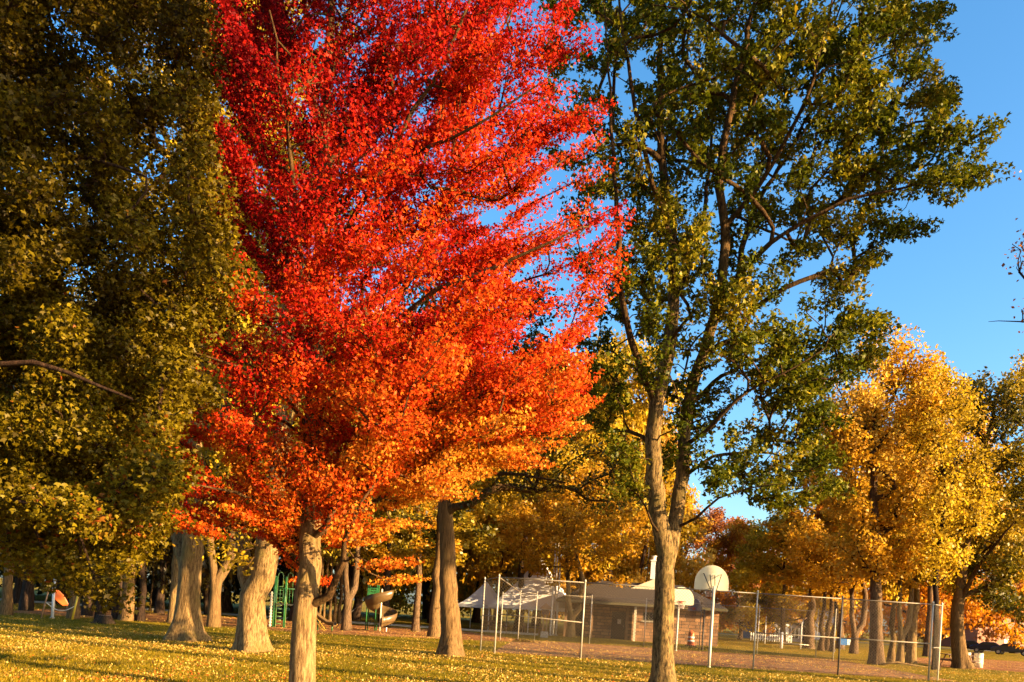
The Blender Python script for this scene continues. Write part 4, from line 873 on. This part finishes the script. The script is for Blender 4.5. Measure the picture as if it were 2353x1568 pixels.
# traffic drum, shrub-like pallet pile and sign beside the building
db = root('traffic_drum', G(1587, 57.5), 0, 'orange traffic drum with white bands against the stone wall', 'traffic drum')
prof_ = [(.30, 0), (.30, .12), (.26, .13), (.25, .34), (.245, .36), (.235, .56), (.23, .58), (.22, .78), (.215, .80), (.20, .98), (.12, 1.0)]
m_ = MB(); m_.lathe([(r_*.98, z_) for r_, z_ in prof_], n=18); m_.tube([(-.08, 0, .98), (-.06, 0, 1.08), (.06, 0, 1.08), (.08, 0, .98)], .018, 6); m_.build('body', ORANGE, db, True)
for z_, r_ in ((.30, .262), (.55, .248)):
    m_ = MB(); m_.lathe([(r_, 0), (r_-.008, .11)], (0, 0, z_), 18); m_.build('white_band', WHITE, db, True)
m_ = MB(); m_.lathe([(.40, 0), (.40, .06), (.29, .07)], n=18); m_.build('base_ring', RUBBER, db)

# ---------------------------------------------------------------- white marquee
DT = 67.0
tc_ = G(1205, DT); to = root('white_tent', tc_, math.radians(-14), 'white peaked marquee tent behind the dark many-stemmed tree', 'tent'); to.scale = (.93, .93, .95)
def peak(mb, cx, cy, hw, hd, ze, zp, n=9, k=1.5):
    rows = []
    for i in range(n):
        f = i/(n-1); z = ze+(zp-ze)*f**k; s_ = 1-f*.985
        ring = []
        for j in range(16):
            t = j/4; e_ = int(t); q = t-e_
            x, y = [(-1+2*q, -1), (1, -1+2*q), (1-2*q, 1), (-1, 1-2*q)][e_]
            ring.append((cx+x*hw*s_, cy+y*hd*s_, z-(0.06*math.sin(math.pi*q)*(1-f))))
        rows.append(ring)
    vs = [p for r_ in rows for p in r_]; m = 16
    fs = [(i*m+j, i*m+(j+1) % m, (i+1)*m+(j+1) % m, (i+1)*m+j) for i in range(n-1) for j in range(m)]
    mb.add(vs, fs+[tuple((n-1)*m+j for j in range(m))])
m_ = MB(); peak(m_, 1.0, 0, 3.5, 3.2, 2.15, 6.4, k=1.25); m_.build('canopy', TENTM, to)
m_ = MB(); peak(m_, -3.6, -.4, 1.9, 1.9, 2.05, 4.1, k=1.3); m_.build('side_canopy', TENTM, to)
def valance(x0, x1, y0, y1, z, h=.28):
    m_ = MB()
    for a_, b_ in (((x0, y0), (x1, y0)), ((x1, y0), (x1, y1)), ((x1, y1), (x0, y1)), ((x0, y1), (x0, y0))):
        m_.box(((a_[0]+b_[0])/2, (a_[1]+b_[1])/2, z), (abs(a_[0]-b_[0])+.02, abs(a_[1]-b_[1])+.02, h))
    m_.build('valance', TENTM, to)
valance(-2.5, 4.5, -3.2, 3.2, 2.06); valance(-5.5, -1.7, -2.3, 1.5, 1.95)
m_ = MB(); m_.box((4.52, .3, 1.0), (.03, 5.6, 1.9)); m_.build('side_wall', TENTM, to)
for x_, y_ in ((-2.45, -3.1), (1, -3.15), (4.42, -3.1), (-2.45, 3.1), (4.42, 3.1), (-5.4, -2.2), (-5.4, 1.4)):
    m_ = MB(); m_.tube([(x_, y_, 0), (x_, y_, 1.95)], .05, 8); m_.build('tent_pole', WHITE, to, True)
for j, (px_, d_) in enumerate(((1268, 61), (1274, 62), (1281, 61.5))):
    o = root('flag_pole', G(px_-4, d_), 0, ('left one of the three thin white flag poles', 'middle one of the three thin white flag poles', 'right one of the three thin white flag poles')[j]+' by the tent', 'flag pole', 'flag poles by the tent')
    hh = (6.9, 6.9, 6.6)[j]
    m_ = MB(); m_.tube([(0, 0, 0), (0, 0, hh*.5), (0, 0, hh)], [.075, .065, .045], 8); m_.build('pole', WHITE, o, True)
    m_ = MB(); m_.lathe([(.01, 0), (.06, .03), (.075, .07), (.05, .12), (.01, .14)], (0, 0, hh), 10); m_.build('ball_finial', CREAM, o, True)
    m_ = MB(); m_.lathe([(.16, 0), (.16, .05), (.09, .10)], n=12); m_.build('base_collar', CONC, o)
# wooden post with a small gabled top and concrete foot
o = root('bird_feeder_post', G(1250, 56), 0, 'orange-lit wooden post with small gabled top in front of the tent', 'feeder post')
m_ = MB(); m_.box((0, 0, .2), (.5, .5, .4)); m_.build('footing', CONC, o)
for x_ in (-.12, .12):
    m_ = MB(); m_.box((x_, 0, 1.15), (.09, .09, 1.5)); m_.build('upright', WOOD, o)
m_ = MB(); m_.prism([(-.42, 1.92), (.42, 1.92), (.42, 1.97), (0, 2.35), (-.42, 1.97)], -.22, .22); m_.build('gabled_roof', WOOD, o)
m_ = MB(); m_.box((0, -.01, 1.72), (.5, .3, .36)); m_.build('box', WOODD, o)
# stacked picnic tables in the shade of the tent
def picnic(loc, rz, label, k=1.0, mat=WOODD, group=None):
    o = root('picnic_table', loc, rz, label, 'picnic table', group)
    m_ = MB()
    for j in range(5): m_.box((0, -.30+.15*j, .74), (1.8*k, .135, .045))
    m_.build('table_top', mat, o)
    for s_ in (-1, 1):
        m_ = MB(); m_.box((0, s_*.62, .44), (1.8*k, .25, .045)); m_.build('seat', mat, o)
        m_ = MB(); m_.tube([(s_*.65*k, -.60, 0), (s_*.65*k, -.16, .72)], .045, 6); m_.tube([(s_*.65*k, .60, 0), (s_*.65*k, .16, .72)], .045, 6); m_.box((s_*.65*k, 0, .40), (.05, 1.4, .09)); m_.build('leg_frame', WOOD, o)
    return o
picnic(G(1140, 64), .3, 'dark picnic table in the shade at the left end of the tent')
picnic(G(1222, 65), -.2, 'dark picnic table under the right half of the tent')
picnic(G(2199, 48.5), .15, 'dark picnic table in front of the pale trunk at the right edge')

# ---------------------------------------------------------------- playground
DPG = 45.0
o = root('climbing_tower', G(652, DPG), math.radians(12), 'green playground climbing tower left of the red maple trunk', 'climbing frame')
for x_ in (-.55, .0, .55):
    for y_ in (-.5, .5):
        m_ = MB(); m_.tube([(x_, y_, 0), (x_, y_, 2.7)], .04, 8); m_.lathe([(.045, 0), (.05, .03), (.01, .07)], (x_, y_, 2.7), 8); m_.build('post', GREENP if (x_, y_) != (.55, -.5) else CREAM, o, True)
m_ = MB(); m_.box((0, 0, 1.25), (1.2, 1.05, .07)); m_.build('deck', DKPLAY, o)
m_ = MB()
for x_ in np.linspace(-.5, .5, 7): m_.tube([(x_, .5, 1.3), (x_, .5, 2.1)], .016, 6)
m_.tube([(-.55, .5, 2.12), (.55, .5, 2.12)], .022, 6); m_.build('guard_rail', GREENP, o, True)
for x_ in (-.28, .22):
    m_ = MB(); m_.tube([(x_-.14, -.52, 0), (x_-.14, -.52, 2.75), (x_-.10, -.52, 2.92), (x_, -.52, 2.98), (x_+.10, -.52, 2.92), (x_+.14, -.52, 2.75), (x_+.14, -.52, 2.2)], .022, 7)
    m_.build('loop_ladder', GREENL, o, True)
m_ = MB()
for j in range(11): m_.tube([(-.42, -.52, .2+.2*j), (-.14, -.52, .2+.2*j)], .015, 6)
m_.build('rungs', GREENL, o, True)
m_ = MB(); m_.box((-.62, 0, 1.8), (.03, .8, .7)); m_.build('side_panel', GREENP, o)
m_ = MB(); m_.tube([(-.70, -.5, 0), (-.70, -.5, 1.9)], .05, 7)
for j in range(12): m_.box((-.70, -.5, .1+.155*j), (.16, .16, .05))
m_.build('step_column', CREAM, o, True)
o = root('straight_slide', G(738, DPG-.5), math.radians(-8), 'low tan straight slide right of the red maple trunk', 'slide')
sp = [(-1.1, 0, 1.25), (-.6, 0, .98), (0, 0, .55), (.35, 0, .36), (.75, 0, .30)]
def chute(mb, pts, hw=.24, side=.14, nrm=None):
    vs = []; k = len(pts)
    for i, p in enumerate(pts):
        d = Vector(pts[min(i+1, k-1)])-Vector(pts[max(i-1, 0)]); d.z = 0; d.normalize(); s_ = Vector((-d.y, d.x, 0)); p = Vector(p)
        hw_ = hw if not hasattr(hw, '__len__') else hw[i]
        for a, z in ((-1.12, side+.01), (-1, side), (-.82, .02), (0, 0), (.82, .02), (1, side), (1.12, side+.01), (1.02, side-.04), (.85, -.04), (0, -.05), (-.85, -.04), (-1.02, side-.04)):
            vs.append(p+s_*a*hw_+Vector((0, 0, z)))
    m = 12; fs = [(i*m+j, i*m+(j+1) % m, (i+1)*m+(j+1) % m, (i+1)*m+j) for i in range(k-1) for j in range(m)]
    mb.add(vs, fs+[tuple(range(m)), tuple((k-1)*m+j for j in range(m-1, -1, -1))])
m_ = MB(); chute(m_, sp); m_.build('chute', TAN, o, True)
for x_ in (-1.0, -.2, .6):
    z_ = np.interp(x_, [q[0] for q in sp], [q[2] for q in sp]); m_ = MB(); m_.tube([(x_, 0, 0), (x_, 0, z_-.02)], .035, 7); m_.build('support', GREENP, o, True)
m_ = MB(); m_.tube([(-.9, -.35, 1.5), (.35, -.35, .05)], .025, 7); m_.tube([(-1.05, -.35, 1.4), (.2, -.35, .02)], .02, 7); m_.build('hand_rail', YELP, o, True)
# spiral slide on its own tower
o = root('spiral_slide', G(872, 48.5), 0, 'tan spiral slide curling down beside a green tower', 'spiral slide'); o.scale = (.88, .88, .9)
m_ = MB(); m_.tube([(0, 0, 0), (0, 0, 2.75)], .055, 10); m_.build('centre_pole', CREAM, o, True)
pts = []
for j in range(33):
    t = j/32; a = math.radians(35+400*t*1.0); rr = .62+.06*t; pts.append((rr*math.cos(-a), rr*math.sin(-a)*1.0, 2.15-1.80*t))
m_ = MB(); vs = []; k = len(pts)
for i, p in enumerate(pts):
    a = math.atan2(p[1], p[0]); e = Vector((math.cos(a), math.sin(a), 0)); p = Vector(p)
    for q, z in ((-.56, .16), (-.48, .08), (-.28, -.02), (.05, -.04), (.26, .06), (.38, .30), (.42, .58), (.46, .58), (.43, .28), (.30, 0), (.06, -.09), (-.30, -.07), (-.56, .08)): vs.append(p+e*q+Vector((0, 0, z)))
m = 13; m_.add(vs, [(i*m+j, i*m+(j+1) % m, (i+1)*m+(j+1) % m, (i+1)*m+j) for i in range(k-1) for j in range(m)]+[tuple(range(m)), tuple((k-1)*m+j for j in range(m-1, -1, -1))])
m_.build('spiral_chute', TAN, o, True)
m_ = MB(); m_.tube([(.5, -.35, 0), (.5, -.35, .28)], .04, 7); m_.build('foot_support', WHITE, o, True)
for x_ in (-.95, -.35):
    for y_ in (.1, .8):
        m_ = MB(); m_.tube([(x_, y_, 0), (x_, y_, 3.0)], .04, 8); m_.build('post', GREENP, o, True)
m_ = MB(); m_.box((-.65, .45, 1.9), (.75, .85, .07)); m_.build('deck', DKPLAY, o)
for y_ in (.08, .82):
    m_ = MB()
    for j in range(5): m_.box((-.65, y_, 2.1+.17*j), (.6, .03, .11))
    m_.build('panel', GREENP, o)
m_ = MB(); m_.tube([(-.95, .1, 2.1), (-2.5, 0, .6), (-2.9, 0, .05)], .03, 6); m_.build('climbing_pole', GALVD, o, True)
# chain posts near the left edge
o = root('white_post', G(120, 38.5), 0, 'tall bright white round post between two leaning posts', 'post')
m_ = MB(); m_.tube([(0, 0, 0), (0, 0, 1.75)], .062, 12); m_.lathe([(.066, 0), (.07, .03), (.04, .08), (.01, .09)], (0, 0, 1.75), 12); m_.build('shaft', WHITE, o, True)
m_ = MB(); m_.lathe([(.10, 0), (.10, .04), (.07, .06)], n=12); m_.build('collar', CONC, o)
a_, b_ = G(95, 38.3), G(163, 38.2)
o = root('chain_barrier', a_, 0, 'sagging rope barrier on two leaning posts, the right one painted yellow', 'barrier')
pa = (.28, 0, 1.42); pb = (float(b_[0]-a_[0])+.22, 0, 1.25)
m_ = MB(); m_.tube([(0, 0, 0), pa], .04, 8); m_.build('post', WOOD, o, True)
m_ = MB(); m_.tube([(float(b_[0]-a_[0]), 0, 0), pb], .05, 8); m_.build('post', YELP, o, True, label='yellow painted leaning post')
m_ = MB(); q0 = Vector((.15, 0, .75)); q1 = Vector((pb[0]-.10, 0, .66)); m_.tube([q0.lerp(q1, t)+Vector((0, 0, -.32*math.sin(math.pi*t))) for t in np.linspace(0, 1, 15)], .022, 6); m_.build('rope', CREAM, o, True)
o = root('play_panel', G(138, 47), math.radians(25), 'orange curved plastic play panel behind the white post', 'play panel')
m_ = MB(); sec = [(-.5, 1.25), (-.2, 1.3), (.15, .95), (.42, .45), (.48, .38), (.1, .36), (-.3, .7)]
m_.prism(sec, -.06, .06); m_.build('panel', ORANGE, o, bevel=.03)
for x_ in (-.3, .3):
    m_ = MB(); m_.tube([(x_, .1, 0), (x_, .1, .7)], .03, 6); m_.build('support', GALVD, o, True)
# low stump
s_ = Skel(np.zeros(3)); s_.zmin = 0; s_.limb([(0, 0, 0), (0, 0, .2), (.02, 0, .38)], .33, .30, first=True, step=.1); s_.radii(.33)
o = root('tree_stump', G(238, 36.5), 0, 'low cut stump on the lawn left of the trunk clump', 'stump')
child('trunk', s_.mesh('trunk', BARKD, .5, .15, 20), o); m_ = MB(); m_.lathe([(.31, 0), (.29, .012)], (.02, 0, .36), 20); m_.build('cut_face', WOOD, o)

# ---------------------------------------------------------------- far right: barrels, cars, houses, goal post
for j, (px_, lab) in enumerate(((2217, 'left one of the two pale round drums beside the picnic table'), (2246, 'right one of the two pale round drums, next to the dark bin'))):
    o = root('litter_drum', G(px_, 50+j*.3), 0, lab, 'drum', 'litter drums')
    m_ = MB(); m_.lathe([(.29, 0), (.29, .28), (.305, .30), (.29, .32), (.29, .58), (.305, .60), (.29, .62), (.29, .86), (.30, .88)], n=20); m_.build('body', CREAM, o, True)
    m_ = MB(); m_.lathe([(.30, 0), (.31, .02), (.27, .05), (.27, .01)], (0, 0, .88), 20); m_.build('rim', GALVD, o, True)
o = root('litter_bin', G(2234, 50.6), .2, 'dark slatted square bin between the two pale drums', 'bin')
m_ = MB()
for j in range(6):
    for s1 in (-1, 1): m_.box((-.25+.1*j, s1*.3, .42), (.085, .03, .84)); m_.box((s1*.3, -.25+.1*j, .42), (.03, .085, .84))
m_.build('slats', WOODD, o); m_ = MB(); m_.box((0, 0, .87), (.68, .68, .05)); m_.build('lid', WOODD, o)
def car(px_, d, rz, paint, label):
    o = root('parked_car', G(px_, d), rz, label, 'car', 'cars parked along the street')
    pr_ = [(-2.15, .35), (-2.2, .75), (-1.9, .95), (-1.35, 1.02), (-.75, 1.42), (.55, 1.46), (1.25, 1.05), (1.95, .95), (2.2, .80), (2.2, .38)]
    m_ = MB(); m_.prism([(x, z) for x, z in pr_], -.86, .86); m_.build('body', paint, o, bevel=.12)
    m_ = MB(); m_.prism([(-1.25, 1.05), (-.78, 1.36), (.5, 1.40), (1.12, 1.06)], -.868, .868); m_.build('side_windows', GLASS, o)
    m_ = MB(); m_.prism([(.60, 1.43), (1.22, 1.09), (1.26, 1.07), (.66, 1.45)], -.72, .72); m_.build('windscreen', GLASS, o)
    m_ = MB(); m_.box((2.2, 0, .42), (.08, 1.6, .16)); m_.build('bumper', WHITE, o)
    for s1 in (-1, 1):
        m_ = MB(); m_.box((2.18, s1*.62, .70), (.08, .32, .14)); m_.build('headlight', WHITE, o)
        for x in (-1.35, 1.4):
            m_ = MB(); M_ = Matrix.Translation((x, s1*.80, .33))@Matrix.Rotation(math.pi/2, 4, 'X'); k0 = len(m_.v); m_.lathe([(.2, -.09), (.33, -.08), (.33, .08), (.2, .09)], n=20); m_.v = [tuple(M_@Vector(p)) for p in m_.v]
            wo = m_.build('wheel', RUBBER, o, True)
            m_ = MB(); m_.lathe([(.19, -.1), (.19, .1)], n=12); m_.v = [tuple(M_@Vector(p)) for p in m_.v]; m_.build('rim', HUB, wo, True)
    return o
car(2226, 108, math.radians(-28), CARBLK, 'black car partly hidden by the pale trunk at the right edge')
car(2272, 105, math.radians(-30), CARBLUE, 'dark blue car in the middle of the parked row')
car(2322, 102, math.radians(-30), CARGREY, 'dark grey car nearest the right border of the view')
def house(px_, d, rz, wd, dp, wh, rh_, wall, label, roof=ROOFM):
    o = root('house', G(px_, d), rz, label, 'house')
    m_ = MB(); m_.box((0, 0, wh/2), (wd, dp, wh)); m_.prism([(-wd/2, wh), (wd/2, wh), (0, wh+rh_)], -dp/2, dp/2, Matrix.Rotation(0, 4, 'Z')); m_.build('wall', wall, o)
    m_ = MB()
    for s1 in (-1, 1): m_.add([(0, -dp/2-.4, wh+rh_+.02), (0, dp/2+.4, wh+rh_+.02), (s1*(wd/2+.45), dp/2+.4, wh-.30), (s1*(wd/2+.45), -dp/2-.4, wh-.30), (0, -dp/2-.4, wh+rh_+.17), (0, dp/2+.4, wh+rh_+.17), (s1*(wd/2+.45), dp/2+.4, wh-.15), (s1*(wd/2+.45), -dp/2-.4, wh-.15)],
        [(3, 2, 1, 0), (4, 5, 6, 7), (0, 1, 5, 4), (1, 2, 6, 5), (2, 3, 7, 6), (3, 0, 4, 7)])
    rf_ = m_.build('roof', roof, o); m_ = MB(); m_.box((wd*.2, 0, wh+rh_+.1), (.6, .6, 1.5)); m_.build('chimney', REDBR, rf_)
    for x in (-wd*.28, wd*.28):
        m_ = MB(); m_.box((x, -dp/2-.02, wh*.55), (.95, .03, 1.2)); wv = m_.build('window', GLASS, o)
        m_ = MB(); m_.box((x, -dp/2-.04, wh*.55), (.06, .03, 1.2)); m_.box((x-.5, -dp/2-.04, wh*.55), (.08, .04, 1.32)); m_.box((x+.5, -dp/2-.04, wh*.55), (.08, .04, 1.32)); m_.build('frame', WHITE, wv)
    m_ = MB(); m_.box((0, -dp/2-.02, 1.02), (.95, .03, 2.04)); dv = m_.build('door', WHITE, o); m_ = MB(); m_.box((.35, -dp/2-.05, 1.0), (.05, .04, .12)); m_.build('handle', GALVD, dv)
    return o
house(1772, 104, .15, 4.6, 7, 1.9, .9, GREYSD, 'small grey shed-like house under the yellow tree')
house(1866, 140, -.2, 8, 8, 3.4, 2.4, WHITE, 'sunlit white house glimpsed between thin trunks')
house(2262, 150, .3, 13, 9, 4.6, 3.0, REDBR, 'red clapboard house behind the parked cars')
house(2330, 168, .1, 11, 9, 4.4, 3.0, WHITE, 'white house high behind the parked cars at the right')
o = root('picket_fence', G(1772, 92), .15, 'low white picket fence in front of the grey house', 'fence')
m_ = MB()
for j in range(18): m_.box((-2.4+.28*j, 0, .45), (.10, .03, .9))
m_.build('pickets', WHITE, o); m_ = MB(); m_.box((0, .04, .3), (5, .04, .08)); m_.box((0, .04, .7), (5, .04, .08)); m_.build('rails', WHITE, o)
o = root('goal_frame', G(1795, 66), 0, 'white post with a slanting brace on the grass beyond the court', 'goal frame')
m_ = MB(); m_.tube([(0, 0, 0), (0, 0, 1.3)], .11, 10); m_.build('post', WHITE, o, True)
m_ = MB(); m_.tube([(.05, 0, .6), (2.0, .3, 2.6)], .03, 7); m_.build('brace', WOOD, o, True); m_ = MB(); m_.tube([(.05, 0, .45), (2.2, 0, .40)], .03, 7); m_.build('low_rail', CREAM, o, True)
for px_, d, h, lab in ((1757, 78, 2.6, 'thin white pole in front of the grey house'), (1839, 68, 2.2, 'thin pale pole left of the sunlit white house')):
    o = root('pole', G(px_, d), 0, lab, 'pole'); m_ = MB(); m_.tube([(0, 0, 0), (0, 0, h)], .05, 8); m_.build('shaft', WHITE, o, True); m_ = MB(); m_.lathe([(.055, 0), (.055, .04), (.01, .07)], (0, 0, h), 8); m_.build('cap', GALVD, o, True)
o = root('street_sign', G(1939, 74), 0, 'small blue and white sign between the V-shaped trunk and the dark post', 'sign')
m_ = MB(); m_.tube([(0, 0.03, 0), (0, 0.03, 1.3)], .03, 7); m_.build('post', GALV, o, True); m_ = MB(); m_.box((-.12, 0, .75), (.75, .03, .6)); m_.build('sign_face', BLUES, o); m_ = MB(); m_.box((.42, 0, .72), (.3, .03, .5)); m_.build('white_panel', WHITE, o)
# fallen bough on the grass
o = root('fallen_branch', G(2075, 44.5), 0, 'fallen bare bough lying at the feet of the pale trunks', 'branch')
m_ = MB(); m_.tube([(-1.2, 0, .05), (-.3, .1, .22), (.5, 0, .12), (1.4, -.1, .05)], [.05, .06, .05, .02], 7); m_.tube([(-.3, .1, .2), (-.9, .3, .45)], [.03, .01], 6); m_.tube([(.3, 0, .15), (.8, .2, .4)], [.03, .01], 6); m_.build('bough', BARK, o, True)
